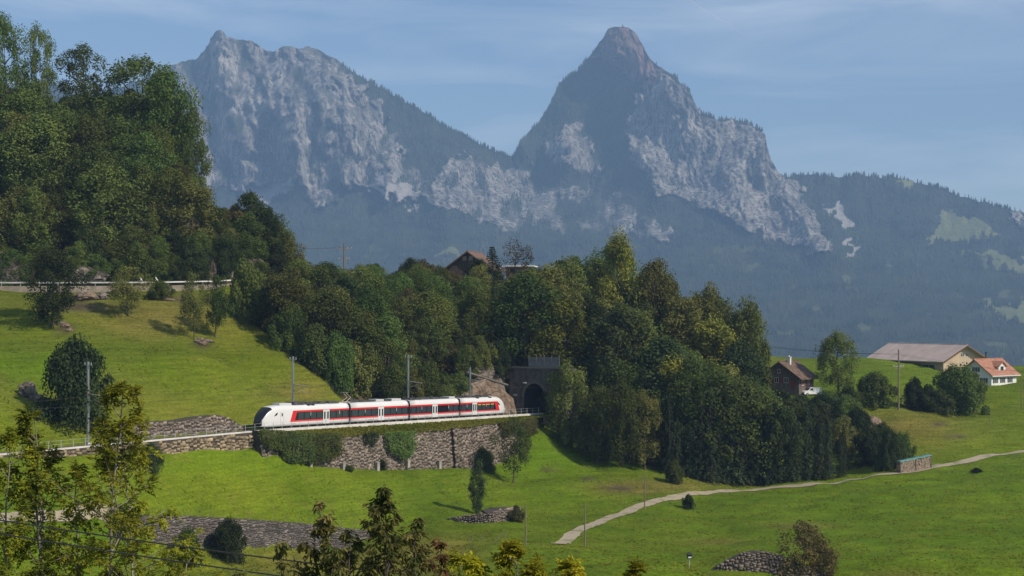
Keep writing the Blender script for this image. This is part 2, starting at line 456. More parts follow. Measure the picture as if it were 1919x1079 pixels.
# leave the tunnel mouth open
_fc = quads
_tc = _t.ravel()[_fc].mean(1); _uc = _u.ravel()[_fc].mean(1)
quads = _fc[~((np.abs(_uc) < 3.4) & (_tc > PORTAL_T - .6) & (_tc < PORTAL_T + 5))]
gme = mesh_np('ground', np.stack([_X, _Y, _Z], -1).reshape(-1, 3), quads, M_grass, True)
ca = gme.color_attributes.new('cover', 'FLOAT_COLOR', 'POINT'); ca.data.foreach_set('color', cov.astype(np.float32).ravel())
ground = tag(link('ground', gme), kind='structure')
# ------------------------------------------------------------------ the mountains and the valley side
RIDGE = [(-700, 330), (-300, 260), (-100, 235), (0, 225), (60, 185), (95, 155), (115, 160), (180, 175), (240, 160), (300, 131), (318, 122), (345, 116), (370, 109), (385, 92), (396, 72), (404, 60), (412, 55), (420, 60), (428, 70), (445, 73), (470, 77), (488, 84), (500, 98), (512, 96), (530, 88), (545, 86), (560, 90), (575, 87), (590, 93), (615, 103), (640, 117), (665, 138), (700, 157), (740, 180), (780, 202), (820, 226), (860, 248), (900, 270), (935, 288), (962, 291),
         (975, 268), (990, 247), (1010, 226), (1028, 200), (1043, 172), (1048, 156), (1062, 146), (1080, 135), (1098, 114), (1115, 92), (1130, 72), (1140, 54), (1150, 48), (1165, 50), (1180, 52), (1195, 65), (1207, 88), (1217, 108), (1232, 124), (1245, 129), (1262, 140), (1282, 160), (1296, 180), (1308, 203), (1330, 217), (1345, 224), (1372, 222), (1400, 230), (1420, 238), (1434, 252), (1437, 272), (1445, 300), (1458, 322), (1475, 331), (1500, 328), (1560, 330), (1620, 329), (1690, 333), (1720, 342), (1760, 352), (1800, 366), (1850, 381), (1919, 398), (2000, 420), (2150, 440), (2400, 470), (2800, 520)]
rx_, ry_ = np.array(RIDGE, float).T
GP = np.array([(40, 7050), (100, 6960), (150, 6880), (250, 6680), (300, 6560), (350, 6400), (430, 6020), (500, 5500), (600, 4500), (680, 3600), (760, 2500), (900, 1100)], float)
pxs = np.arange(-500, 2500, 2.6)
NROW = 300
sv = np.linspace(0, 1, NROW)
PX = np.repeat(pxs[None, :], NROW, 0)
R0 = np.interp(pxs, rx_, ry_) + 3.2 * fbm(pxs / 16., pxs * 0 + 3.3, 4)
PY = 860 + (R0[None, :] - 860) * (1 - (1 - sv[:, None]) ** 1.25)
DD = np.interp(PY, GP[:, 0], GP[:, 1])
wob = fbm(PX / 260. + 7, PY / 300., 3)
def seg_line(pts, py): p = np.array(pts, float); return np.interp(py, p[:, 1], p[:, 0])
up = 1 - sstep(330, 470, PY)
# the great peak: a blunt edge parts the dark western flank from the bright southern wall
edge = seg_line([(1160, 48), (1205, 150), (1192, 200), (1182, 270), (1230, 330), (1260, 420)], PY)
inG = np.exp(-((PX - 1190) / 330.) ** 4)
dl = np.maximum(edge - PX, 0); dr = np.maximum(PX - edge, 0)
DD = DD + up * inG * (1.9 * np.minimum(dl, 260) + .75 * np.minimum(dr, 260))
# secondary buttresses on it
for pts, wid, amp in (([(1255, 130), (1290, 230), (1340, 360)], 34, 45), ([(1430, 250), (1440, 330), (1520, 430), (1560, 480)], 40, 190), ([(1060, 230), (1075, 300)], 38, 130), ([(1345, 225), (1370, 330), (1420, 410)], 36, 110),
                      ([(412, 57), (420, 150), (440, 260)], 34, 170), ([(500, 95), (520, 200), (560, 330)], 34, 120), ([(640, 117), (670, 230), (730, 340)], 42, 190), ([(345, 116), (350, 240), (380, 330)], 36, 120), ([(575, 88), (600, 180), (640, 300)], 30, 110), ([(880, 270), (850, 350), (830, 420)], 40, 100)):
    DD = DD - amp * np.exp(-((PX - seg_line(pts, PY)) / wid) ** 2) * (1 - sstep(pts[-1][1], pts[-1][1] + 90, PY)) * sstep(pts[0][1] - 30, pts[0][1] + 60, PY)
# west mountain leans from its right-hand ridge into the valley
DD = DD + 150 * wob * up + 75 * fbm(PX / 130. + 3, PY / 300., 2) * (1 - sstep(420, 560, PY))

def inside(poly, X, Y):
    r = np.zeros(X.shape, bool); n = len(poly)
    for i in range(n):
        (x1, y1), (x2, y2) = poly[i], poly[(i + 1) % n]
        if y1 == y2: continue
        c = ((y1 > Y) != (y2 > Y)) & (X < (x2 - x1) * (Y - y1) / (y2 - y1) + x1); r ^= c
    return r
WX = PX + 15 * fbm(PX / 26., PY / 26., 4); WY = PY + 15 * fbm(PX / 26. + 50, PY / 26., 4)
def soft(poly): return inside(poly, WX, WY).astype(float)
streak = ridged(PX / 22. + .35 * fbm(PX / 40., PY / 40., 3), PY / 75., 4)
n1 = fbm(PX / 34. + 9, PY / 52., 5)
rock = np.zeros_like(PX); red = np.zeros_like(PX); scree = np.zeros_like(PX); mead = np.zeros_like(PX)
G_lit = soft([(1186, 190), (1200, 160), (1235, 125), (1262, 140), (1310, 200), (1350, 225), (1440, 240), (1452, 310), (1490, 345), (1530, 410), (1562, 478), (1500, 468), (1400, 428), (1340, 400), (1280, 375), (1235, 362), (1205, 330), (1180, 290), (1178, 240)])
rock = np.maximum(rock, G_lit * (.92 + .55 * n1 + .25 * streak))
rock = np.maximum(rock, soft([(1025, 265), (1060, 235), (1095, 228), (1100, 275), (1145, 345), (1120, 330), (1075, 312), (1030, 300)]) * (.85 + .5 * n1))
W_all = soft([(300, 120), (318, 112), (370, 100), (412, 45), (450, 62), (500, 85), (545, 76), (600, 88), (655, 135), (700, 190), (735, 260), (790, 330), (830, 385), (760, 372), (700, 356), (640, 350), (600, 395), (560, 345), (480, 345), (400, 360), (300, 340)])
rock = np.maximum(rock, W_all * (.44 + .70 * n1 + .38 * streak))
rock = np.maximum(rock, soft([(395, 80), (412, 55), (430, 70), (440, 150), (425, 190), (385, 130)]) * (.85 + .4 * n1))
rock = np.maximum(rock, soft([(655, 140), (690, 180), (700, 260), (790, 345), (760, 360), (690, 320), (650, 260)]) * (.75 + .6 * n1))
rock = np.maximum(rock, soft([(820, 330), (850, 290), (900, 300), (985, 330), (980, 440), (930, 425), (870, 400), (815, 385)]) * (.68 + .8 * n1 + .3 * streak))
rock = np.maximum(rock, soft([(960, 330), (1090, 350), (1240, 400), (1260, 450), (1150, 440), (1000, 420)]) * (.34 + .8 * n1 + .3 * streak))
rock = np.maximum(rock, soft([(1470, 335), (1500, 350), (1530, 420), (1562, 480), (1530, 470), (1490, 400)]) * (.7 + .7 * n1))
rock = np.maximum(rock, soft([(1895, 390), (1930, 395), (1930, 440), (1905, 430)]) * .8)
red = soft([(1138, 50), (1185, 48), (1240, 128), (1236, 150), (1215, 165), (1185, 140), (1110, 108)]) * (.85 + .3 * n1)
scree = np.maximum.reduce([soft([(432, 352), (470, 352), (480, 330), (490, 350), (545, 332), (550, 350), (500, 378), (460, 372)]), soft([(700, 328), (740, 340), (790, 362), (740, 370), (695, 352)]) * .9,
                           soft([(362, 300), (385, 300), (398, 348), (365, 352)]), soft([(1545, 388), (1570, 390), (1605, 425), (1585, 430)]) * .8, soft([(1590, 450), (1610, 462), (1590, 478)]) * .6, soft([(755, 380), (790, 388), (785, 394), (755, 386)])])
mead = np.maximum.reduce([soft([(1775, 392), (1800, 400), (1890, 440), (1820, 445), (1735, 455), (1755, 425)]), soft([(1800, 470), (1850, 472), (1935, 492), (1935, 520), (1890, 505), (1840, 485)]),
                          soft([(1838, 572), (1890, 578), (1935, 560), (1935, 602), (1880, 597)]), soft([(1690, 332), (1720, 340), (1715, 352), (1685, 345)]), .55 * soft([(1120, 290), (1150, 340), (1130, 345)]), .5 * sstep(.55, .8, fbm(PX / 60. + 90, PY / 30., 3)) * sstep(400, 520, PY), .8 * soft([(815, 470), (870, 468), (865, 478), (820, 482)])])
rock = np.clip(sstep(-.05, 1.15, rock), 0, 1)
rock = np.where(red > .5, 0, rock)
# relief of the crags
am = np.clip(rock + red + .35 * up, 0, 1)
DD = DD - am * (62 * ridged(PX / 40. + .5 * fbm(PX / 60., PY / 60., 3), PY / 190., 5) + 10 * fbm(PX / 9., PY / 20., 4)) - (1 - am) * (30 * fbm(PX / 45., PY / 80., 4)) 
DD = DD - (1 - sstep(440, 540, PY)) * 30 * ridged(PX / 95., PY / 260., 3)
DD = DD - W_all * 105 * ridged(PX / 88. + .4 * fbm(PX / 90., PY / 90., 3) + 1.7, PY / 330., 3) - G_lit * 60 * ridged(PX / 62. + .4 * fbm(PX / 70., PY / 70., 3) + 4.2, PY / 260., 3)
# back slopes behind the skyline
nb = 26
kb = np.arange(1, nb + 1)[:, None] / nb
back_d = DD[-1][None, :] + 1500 * kb ** 1.1
back_z = (HY - PY[-1])[None, :] / F * DD[-1][None, :] - 1250 * kb ** .9 + 40 * fbm(np.repeat(pxs[None], nb, 0) / 30., kb * 8, 3)
MX = (PX - CX) / F * DD; MZ = (HY - PY) / F * DD
VX = np.concatenate([MX, (pxs[None, :] - CX) / F * back_d]); VY = np.concatenate([DD, back_d]); VZ = np.concatenate([MZ, back_z])
nr, nc = VX.shape
cm = np.zeros((nr, nc, 4)); cm[..., 3] = 1
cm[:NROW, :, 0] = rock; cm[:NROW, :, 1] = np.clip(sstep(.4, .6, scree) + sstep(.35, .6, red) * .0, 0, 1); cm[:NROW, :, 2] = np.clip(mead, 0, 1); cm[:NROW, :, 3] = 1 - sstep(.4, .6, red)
ii = np.arange(nr * nc).reshape(nr, nc)
quads = np.stack([ii[:-1, :-1], ii[:-1, 1:], ii[1:, 1:], ii[1:, :-1]], -1).reshape(-1, 4)

def mountain_material():
    m = bpy.data.materials.new('mountain'); m.use_nodes = True
    n, l = m.node_tree.nodes, m.node_tree.links; b = n['Principled BSDF']
    b.inputs['Roughness'].default_value = .9; b.inputs['Specular IOR Level'].default_value = .1
    g = n.new('ShaderNodeNewGeometry')
    def nz(scale, det=5, rough=.6, st=None):
        mp_ = n.new('ShaderNodeMapping'); l.new(g.outputs['Position'], mp_.inputs['Vector'])
        if st: mp_.inputs['Scale'].default_value = st
        x = n.new('ShaderNodeTexNoise'); x.inputs['Scale'].default_value = scale; x.inputs['Detail'].default_value = det; x.inputs['Roughness'].default_value = rough
        l.new(mp_.outputs['Vector'], x.inputs['Vector']); return x.outputs['Fac']
    def ramp(src, a, ca, b_, cb):
        r = n.new('ShaderNodeValToRGB'); e = r.color_ramp.elements
        e[0].position, e[1].position = a, b_; e[0].color = (*ca, 1); e[1].color = (*cb, 1); l.new(src, r.inputs['Fac']); return r.outputs['Color']
    def mix(fac, a, b_, mode='MIX'):
        x = n.new('ShaderNodeMixRGB'); x.blend_type = mode
        if isinstance(fac, float): x.inputs['Fac'].default_value = fac
        else: l.new(fac, x.inputs['Fac'])
        for s, v in (('Color1', a), ('Color2', b_)):
            if isinstance(v, tuple): x.inputs[s].default_value = (*v, 1)
            else: l.new(v, x.inputs[s])
        return x.outputs['Color']
    at_ = n.new('ShaderNodeAttribute'); at_.attribute_name = 'cover'
    sp = n.new('ShaderNodeSeparateColor'); l.new(at_.outputs['Color'], sp.inputs['Color'])
    forest = ramp(nz(.012, 6, .7), .3, (.024, .033, .019), .7, (.062, .074, .038))
    stone = ramp(nz(.012, 8, .72, (1, 1, .35)), .38, (.14, .13, .115), .62, (.43, .395, .345))
    redst = ramp(nz(.014, 7, .7, (1, 1, .5)), .3, (.13, .085, .068), .7, (.30, .20, .16))
    crack = ramp(nz(.05, 7, .72, (1.3, 1.3, .3)), .42, (.10, .11, .11), .52, (1.15, 1.15, 1.12))
    stone = mix(.9, stone, crack, 'MULTIPLY'); redst = mix(.8, redst, crack, 'MULTIPLY')
    nd = n.new('ShaderNodeMath'); nd.operation = 'MULTIPLY_ADD'; nd.inputs[1].default_value = 3.0; nd.inputs[2].default_value = -1.5; l.new(nz(.017, 9, .78, (1, 1, .45)), nd.inputs[0])
    sq = n.new('ShaderNodeMath'); sq.operation = 'ADD'; l.new(sp.outputs['Red'], sq.inputs[0]); l.new(nd.outputs[0], sq.inputs[1])
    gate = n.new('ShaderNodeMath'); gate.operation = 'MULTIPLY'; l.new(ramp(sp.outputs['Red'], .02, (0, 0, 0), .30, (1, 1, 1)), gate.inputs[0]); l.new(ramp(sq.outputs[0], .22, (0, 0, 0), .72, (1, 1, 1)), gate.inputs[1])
    scrub = ramp(nz(.02, 6, .7), .3, (.075, .075, .062), .7, (.185, .175, .150))  # scrub tone that also paints grey rock in shade into the colour
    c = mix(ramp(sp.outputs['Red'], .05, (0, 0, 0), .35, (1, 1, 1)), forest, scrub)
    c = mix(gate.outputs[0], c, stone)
    inv = n.new('ShaderNodeMath'); inv.operation = 'SUBTRACT'; inv.inputs[0].default_value = 1.; l.new(at_.outputs['Alpha'], inv.inputs[1])
    c = mix(inv.outputs[0], c, redst)
    c = mix(sp.outputs['Green'], c, ramp(nz(.05, 4), .3, (.34, .31, .28), .7, (.46, .43, .39)))
    c = mix(sp.outputs['Blue'], c, ramp(nz(.01, 5), .3, (.16, .18, .065), .7, (.24, .25, .10)))
    l.new(c, b.inputs['Base Color'])
    bp = n.new('ShaderNodeBump'); bp.inputs['Distance'].default_value = 20.; bp.inputs['Strength'].default_value = .9
    l.new(nz(.03, 9, .75, (1, 1, .6)), bp.inputs['Height']); l.new(bp.outputs['Normal'], b.inputs['Normal'])
    return m
mme = mesh_np('mountains', np.stack([VX, VY, VZ], -1).reshape(-1, 3), quads, mountain_material(), False)
ca = mme.color_attributes.new('cover', 'FLOAT_COLOR', 'POINT'); ca.data.foreach_set('color', cm.astype(np.float32).ravel())
tag(link('mountains', mme), kind='structure')

# conifers of the mountain forest: small cones, one mass
treeline = (1 - sstep(.25, .7, rock)) * (1 - np.clip(red * 3, 0, 1)) * (1 - np.clip(scree * 3, 0, 1)) * (1 - np.clip(mead * 2.2, 0, 1)) * (1 - .96 * W_all * (1 - sstep(200, 340, PY))) * (PY < 705)
treeline = treeline * np.clip(.5 + 1.1 * fbm(PX / 30., PY / 30. + 40, 3), .04, 1)
area = np.abs(np.gradient(PY, axis=0)) * 2.6
prob = (treeline * area).ravel(); prob /= prob.sum()
NT = 52000
ks = NR.choice(len(prob), NT, p=prob)
# a fringe along the skyline
ridge_cols = np.nonzero((pxs > 640) & (pxs < 1950) & ~((pxs > 1100) & (pxs < 1262)) & ~((pxs > 1430) & (pxs < 1470)))[0]
rk = NR.choice(ridge_cols, 900); rr_ = NROW - 1 - NR.randint(0, 5, 900)
keep = NR.rand(900) < treeline[rr_, rk] * 1.3 + .15
ks = np.concatenate([ks, (rr_ * len(pxs) + rk)[keep]])
bx, by, bz = MX.ravel()[ks], DD.ravel()[ks], MZ.ravel()[ks]
nT = len(ks)
bx = bx + NR.uniform(-3, 3, nT)
hh = NR.uniform(11, 21, nT) * (.55 + .45 * sstep(2500, 6000, by)); ww = hh * NR.uniform(.17, .27, nT)
rot0 = NR.uniform(0, 6.28, nT)
tv = np.empty((nT, 5, 3))
for k in range(4):
    a = rot0 + k * math.pi / 2
    tv[:, k] = np.stack([bx + ww * np.cos(a), by + ww * np.sin(a), bz - 1.5], -1)
tv[:, 4] = np.stack([bx, by, bz + hh], -1)
tf = (np.arange(nT)[:, None, None] * 5 + np.array([(0, 1, 4), (1, 2, 4), (2, 3, 4), (3, 0, 4)])[None]).reshape(-1, 3)
M_mf = mat('mountain_conifers', (.020, .029, .018), .9, spec=.05, noise=.006, col2=(.068, .080, .042), coord='Object')
tag(link('mountain_forest', mesh_np('mountain_forest', tv.reshape(-1, 3), tf, M_mf)), 'dark conifer forest clothing the mountain flanks', 'forest', kind='stuff')
# ------------------------------------------------------------------ stone walls
def stone_material(name, c1, c2, c3):
    m = bpy.data.materials.new(name); m.use_nodes = True
    n, l = m.node_tree.nodes, m.node_tree.links; b = n['Principled BSDF']
    b.inputs['Roughness'].default_value = .9; b.inputs['Specular IOR Level'].default_value = .15
    a = n.new('ShaderNodeAttribute'); a.attribute_name = 'tone'
    r = n.new('ShaderNodeValToRGB'); r.color_ramp.elements[0].color = (*c1, 1); r.color_ramp.elements[1].color = (*c3, 1)
    e = r.color_ramp.elements.new(.5); e.color = (*c2, 1)
    l.new(a.outputs['Fac'], r.inputs['Fac'])
    g = n.new('ShaderNodeNewGeometry'); x = n.new('ShaderNodeTexNoise'); x.inputs['Scale'].default_value = .45; x.inputs['Detail'].default_value = 8; x.inputs['Roughness'].default_value = .7
    l.new(g.outputs['Position'], x.inputs['Vector'])
    r2 = n.new('ShaderNodeValToRGB'); r2.color_ramp.elements[0].position = .34; r2.color_ramp.elements[0].color = (.42, .43, .38, 1); r2.color_ramp.elements[1].position = .62; r2.color_ramp.elements[1].color = (1.1, 1.08, 1.05, 1)
    l.new(x.outputs['Fac'], r2.inputs['Fac'])
    mx_ = n.new('ShaderNodeMixRGB'); mx_.blend_type = 'MULTIPLY'; mx_.inputs['Fac'].default_value = .85
    l.new(r.outputs['Color'], mx_.inputs['Color1']); l.new(r2.outputs['Color'], mx_.inputs['Color2']); l.new(mx_.outputs['Color'], b.inputs['Base Color'])
    return m
M_rubble = stone_material('brown_rubble', (.125, .10, .082), (.235, .19, .158), (.37, .31, .26))
M_yellow = stone_material('ochre_stone', (.12, .09, .06), (.30, .23, .15), (.46, .37, .25))
M_grey = stone_material('grey_courses', (.08, .072, .068), (.175, .155, .145), (.30, .27, .25))
M_joint = mat('wall_core', (.045, .038, .030), .95, noise=1.5, col2=(.075, .062, .048))
M_conc = mat('concrete', (.40, .38, .34), .85, noise=.6, col2=(.52, .50, .46))
M_earth = mat('earth', (.10, .085, .04), .95, noise=1.2, col2=(.16, .13, .06))

def stone_wall(name, top, base, M_stone, label, cat='wall', group=None, size=(.7, .42), batter=.12, thick=1.2, proud=.10, seed=1, ragged=0., tone=(0, 1), warp=.55):
    """top: polyline of the upper front edge (Vectors, left to right as seen); base: z of the foot at each point"""
    r = random.Random(seed)
    n = len(top); ss = [0.]
    for i in range(1, n): ss.append(ss[-1] + math.hypot(top[i].x - top[i - 1].x, top[i].y - top[i - 1].y))
    L = ss[-1]
    tx = [p.x for p in top]; ty = [p.y for p in top]; tz = [p.z for p in top]
    fx = lambda s: float(np.interp(s, ss, tx)); fy = lambda s: float(np.interp(s, ss, ty)); fz = lambda s: float(np.interp(s, ss, tz)); fb = lambda s: float(np.interp(s, ss, base))
    def frame(s):
        a, b = max(s - .5, 0), min(s + .5, L)
        d = Vector((fx(b) - fx(a), fy(b) - fy(a), 0)).normalized(); nn = Vector((d.y, -d.x, 0))   # towards the viewer
        return d, nn
    root = empty(name, Vector((fx(L / 2), fy(L / 2), fb(L / 2))), 0, label, cat, group)
    o = root.location.copy()
    core = MB(); N = max(8, int(L / 1.2)); rows = []
    for k in range(N + 1):
        s = L * k / N; d, nn = frame(s); p = Vector((fx(s), fy(s), fz(s))); h = p.z - fb(s) + .8
        ft = p - nn * .06; fo = ft + nn * batter * h - Vector((0, 0, h)); bt = ft - nn * thick; bo = fo - nn * (thick + batter * h)
        rows.append([v - o for v in (ft, fo, bo, bt)])
    for k in range(N):
        a, b = rows[k], rows[k + 1]
        core.poly(a + b, [(0, 1, 5, 4), (1, 2, 6, 5), (2, 3, 7, 6), (3, 0, 4, 7)])
    core.poly(rows[0], [(0, 3, 2, 1)]); core.poly(rows[-1], [(0, 1, 2, 3)])
    core.build('wall_core', M_joint, root)
    V, Fc, T = [], [], []
    zmin = min(base) - .5; zmax = max(tz); z = zmin
    while z < zmax:
        h = size[1] * r.uniform(.75, 1.3); s = -r.random() * size[0]
        while s < L:
            w = size[0] * r.uniform(.55, 1.5); c = s + w / 2; zz = z + (r.uniform(-.3, .3) + warp * math.sin(c * .55 + z * .4) + warp * math.sin(c * 1.37 + 2 + z)) * size[1]
            if 0 < c < L and zz + h * .5 > fb(c) - .5 and zz + h * .8 < fz(c) + ragged * r.random():
                d, nn = frame(c); H = fz(c) - zz
                cen = Vector((fx(c), fy(c), 0)) + nn * (batter * H)
                g = .035 + .03 * r.random(); pr = proud * r.uniform(.25, 1.); tl = r.uniform(-.05, .05)
                b0 = len(V)
                x0, x1, z0, z1 = -w / 2 + g, w / 2 - g, zz + g, zz + h - g
                jx = [r.uniform(-.2, .2) * min(w, h) for _ in range(4)]; jz = [r.uniform(-.2, .2) * h for _ in range(4)]
                crn = [(x0 + jx[0], z0 + jz[0]), (x1 + jx[1], z0 + jz[1]), (x1 + jx[2], z1 + jz[2]), (x0 + jx[3], z1 + jz[3])]
                for q in (0, 1):
                    ins = .82 if q else 1.
                    mxx = sum(a for a, _ in crn) / 4; mzz = sum(b for _, b in crn) / 4
                    for (a, b) in crn:
                        a2 = mxx + (a - mxx) * ins; b2 = mzz + (b - mzz) * ins
                        off = (pr + tl * a2 / w) if q else -.10
                        v = cen + d * a2 + nn * (off - batter * (b2 - zz)) ; V.append((v.x - o.x, v.y - o.y, b2 - o.z))
                Fc += [(b0 + 4, b0 + 5, b0 + 6, b0 + 7)] + [(b0 + i, b0 + (i + 1) % 4, b0 + 4 + (i + 1) % 4, b0 + 4 + i) for i in range(4)]
                T += [min(1, max(0, tone[0] + (tone[1] - tone[0]) * (r.random() * .6 + r.random() * .4)))] * 8
            s += w
        z += h
    me = mesh_np('stones', np.array(V), np.array(Fc), M_stone)
    a = me.attributes.new('tone', 'FLOAT', 'POINT'); a.data.foreach_set('value', np.array(T, np.float32))
    st = link('stones', me, root); st['kind'] = 'stuff'
    return root

def zpy(px, py, u):
    t = track_t_at(px, u); x, y = track_xy(t, u); return Vector((x, y, (HY - py) / F * y))
def zbase(top, du=.5): return [gz(p.x + TN[0] * du, p.y + TN[1] * du) - .5 for p in top]

# main retaining wall under the train, in two sections; the right one stands proud
def wall_top_line(p0, p1, u, n=16):
    out = []
    for k in range(n + 1):
        px = p0 + (p1 - p0) * k / n
        py = np.interp(px, (480, 560, 640, 760, 850, 930, 985, 1003), (806, 812, 817, 812, 803, 792, 785, 783)) + 1.2 * math.sin(px * .13)
        out.append(zpy(px, float(py), u))
    return out
wa = wall_top_line(488, 852, 5.0); wb = wall_top_line(850, 1004, 5.7, 10)
mw = stone_wall('retaining_wall', wa, zbase(wa, 1.2), M_rubble, 'tall brown rubble retaining wall below the train, with ivy hanging over it', size=(.52, .55), batter=.09, thick=2.2, proud=.16, seed=3)
stone_wall('retaining_wall', wb, zbase(wb, 1.2), M_rubble, 'brown rubble retaining wall standing proud below the tunnel end of the railway', size=(.50, .56), batter=.09, thick=2.6, proud=.16, seed=4)
for px, py in ((581, 872), (643, 872), (707, 870), (764, 862), (823, 866)):
    t = track_t_at(px, 5.95); v = TV(t, 5.95); v.z = (HY - py - 8) / F * v.y
    b = MB(); b.box((0, 0, .2), (.7, .6, 1.6)); b.box((0, 0, 1.07), (.82, .72, .12))
    b.build('drain_block', mat('old_concrete', (.26, .23, .19), .9, noise=1., col2=(.36, .32, .27)), mw, v - mw.location, (0, 0, math.atan2(TH[1], TH[0])))
# lower, paler wall to the left of the train
wl_ = [TV(t, 3.35, .02) for t in np.linspace(-100, -.5, 26)]
stone_wall('retaining_wall', wl_, zbase(wl_, 1.2), M_yellow, 'low ochre stone wall carrying the empty track ahead of the train', size=(.75, .48), batter=.07, thick=2.0, proud=.12, seed=5)
# wall on the hill side of the track
wc = [zpy(px, py, -3.6) for px, py in ((215, 806), (262, 795), (290, 791), (330, 788), (372, 781), (400, 778), (418, 778), (436, 787), (452, 797), (468, 802))]
stone_wall('retaining_wall', wc, [float(track_z(0)) - .6] * len(wc), M_rubble, 'grey-brown rubble wall holding the meadow on the hill side of the track', size=(.6, .46), batter=.12, thick=1.6, proud=.14, seed=6)
# lower dry-stone wall in the meadow
lwz = [Vector((p.x, p.y, p.z + .1)) for p in [LW[0].lerp(LW[1], k / 5) for k in range(5)] + [LW[1].lerp(LW[2], k / 4) for k in range(4)] + [LW[2].lerp(LW[3], k / 4) for k in range(4)] + [LW[3].lerp(LW[4], k / 4) for k in range(4)] + [LW[4].lerp(LW[5], k / 4) for k in range(5)]]
lwb = [gz(p.x, p.y - 1.6) - .4 for p in lwz]
stone_wall('field_wall', lwz, lwb, M_grey, 'long grey coursed stone wall across the meadow with a wire fence on top', size=(.62, .27), batter=.10, thick=1.5, proud=.09, seed=7, warp=.1)
# low rubble terrace by the slender tree
tb = [(838, 975), (862, 979), (890, 981), (920, 980), (950, 976), (975, 966)]; th = (.25, .8, 1.2, 1.6, 1.9, 1.3)
tp = [gp(px, py) for px, py in tb]
stone_wall('rubble_terrace', [p + Vector((0, .5, h)) for p, h in zip(tp, th)], [p.z - .4 for p in tp], M_rubble, 'low heap of pale rubble forming a terrace under a slender tree', cat='stone terrace', size=(.42, .32), batter=.3, thick=3.2, proud=.22, seed=8, ragged=.35, tone=(.25, 1))
# stone-faced bank in the lower right field
bk = [(1322, 1076), (1345, 1061), (1372, 1045), (1395, 1036), (1415, 1033), (1440, 1035), (1465, 1042), (1490, 1053), (1530, 1066), (1560, 1078)]
bp_ = []
for px, py in bk:
    d = 207 - .004 * (px - 1322); bp_.append(P(px, py, d))
stone_wall('stone_bank', bp_, [min(gz(p.x, p.y - 3), p.z - 1.5) - 1.0 for p in bp_], M_rubble, 'rounded brown stone-faced bank rising out of the lower field', cat='stone bank', size=(.50, .34), batter=.45, thick=1.0, proud=.12, seed=9, ragged=.15, tone=(.0, .6))

# ------------------------------------------------------------------ railway
M_ballast = mat('ballast', (.12, .10, .085), .95, noise=3., col2=(.21, .185, .16), bump=.06, bscale=9)
M_rail = mat('rail_steel', (.16, .12, .10), .45, .8, noise=2., col2=(.24, .20, .17))
M_sleeper = mat('sleeper', (.16, .14, .12), .9, noise=2., col2=(.22, .20, .17))
M_galv = mat('galvanised', (.42, .43, .42), .55, .3, noise=.8, col2=(.52, .53, .52))
M_iron = mat('dark_iron', (.05, .048, .045), .6, .3)
ts = np.linspace(-112, 112, 113)
prof = [(-2.7, -.42), (-1.75, .0 - .20), (1.75, -.20), (2.6, -.42)]
vv = []; ff = []
for i, t in enumerate(ts):
    for u, dz in prof: v = TV(t, u, dz); vv.append(tuple(v))
for i in range(len(ts) - 1):
    for k in range(3): a = i * 4 + k; ff.append((a, a + 1, a + 5, a + 4))
bed = tag(link('railway_bed', mesh_np('railway_bed', np.array(vv), np.array(ff), M_ballast)), kind='structure')
for u in (-.7525, .7525):
    b = MB(); b.tube([TV(t, u, -.075) for t in np.linspace(-112, 112, 57)], .08, 6); b.build('rail', M_rail, bed)
b = MB(); ang = math.atan2(TH[1], TH[0])
for t in np.arange(-112, 100, .65):
    v = TV(t, 0, -.20); M = Matrix.Translation(v) @ Matrix.Rotation(ang, 4, 'Z'); b.box((0, 0, 0), (.24, 2.5, .12), 0, M)
so = b.build('sleepers', M_sleeper, bed); so['kind'] = 'stuff'
# concrete kerb along the edge of the shelf
kb_ = MB(); tsk = np.linspace(-112, 85.5, 90); rows = []
for t in tsk: rows.append([TV(t, u, dz) for u, dz in ((2.65, .22), (3.25, .22), (3.25, -.55), (2.65, -.55))])
for i in range(len(rows) - 1): kb_.poly(rows[i] + rows[i + 1], [(0, 4, 5, 1), (1, 5, 6, 2), (2, 6, 7, 3), (3, 7, 4, 0)])
kb_.poly(rows[0], [(0, 1, 2, 3)]); kb_.poly(rows[-1], [(3, 2, 1, 0)])
kb_.build('trackside_kerb', mat('pale_concrete', (.50, .47, .42), .85, noise=.5, col2=(.64, .61, .56)), bed)
# grassy verge sloping from the kerb to the top of the wall
M_verge = mat('verge_grass', (.070, .078, .016), .9, noise=.35, col2=(.150, .115, .040), bump=.15, bscale=2.5, coord='Object', ramp=(.38, .62))
vv = []; ff = []; tv_ = np.linspace(-1.5, 85.5, 90)
wall_z = [(track_tu(p.x, p.y)[0], p.z) for p in wa + wb[1:]]; wz_t = [float(a) for a, _ in wall_z]; wz_z = [b for _, b in wall_z]
for t in tv_:
    tz_ = float(np.interp(t, wz_t, wz_z)); z0 = float(track_z(t)) - .25; far_u = 5.2 if t < track_t_at(851, 5.2) else 5.95
    for k in range(6):
        f = k / 5; u = 3.1 + (far_u - 3.1) * f; z = z0 + (tz_ - .05 - z0) * f ** 1.15 + .12 * pn(t * .7, u * 1.3) * (0 < k < 5)
        x, y = track_xy(t, u); vv.append((x, y, z))
for i in range(len(tv_) - 1):
    for k in range(5): a = i * 6 + k; ff.append((a, a + 1, a + 7, a + 6))
tag(link('verge', mesh_np('verge', np.array(vv), np.array(ff), M_verge, True)), kind='structure')
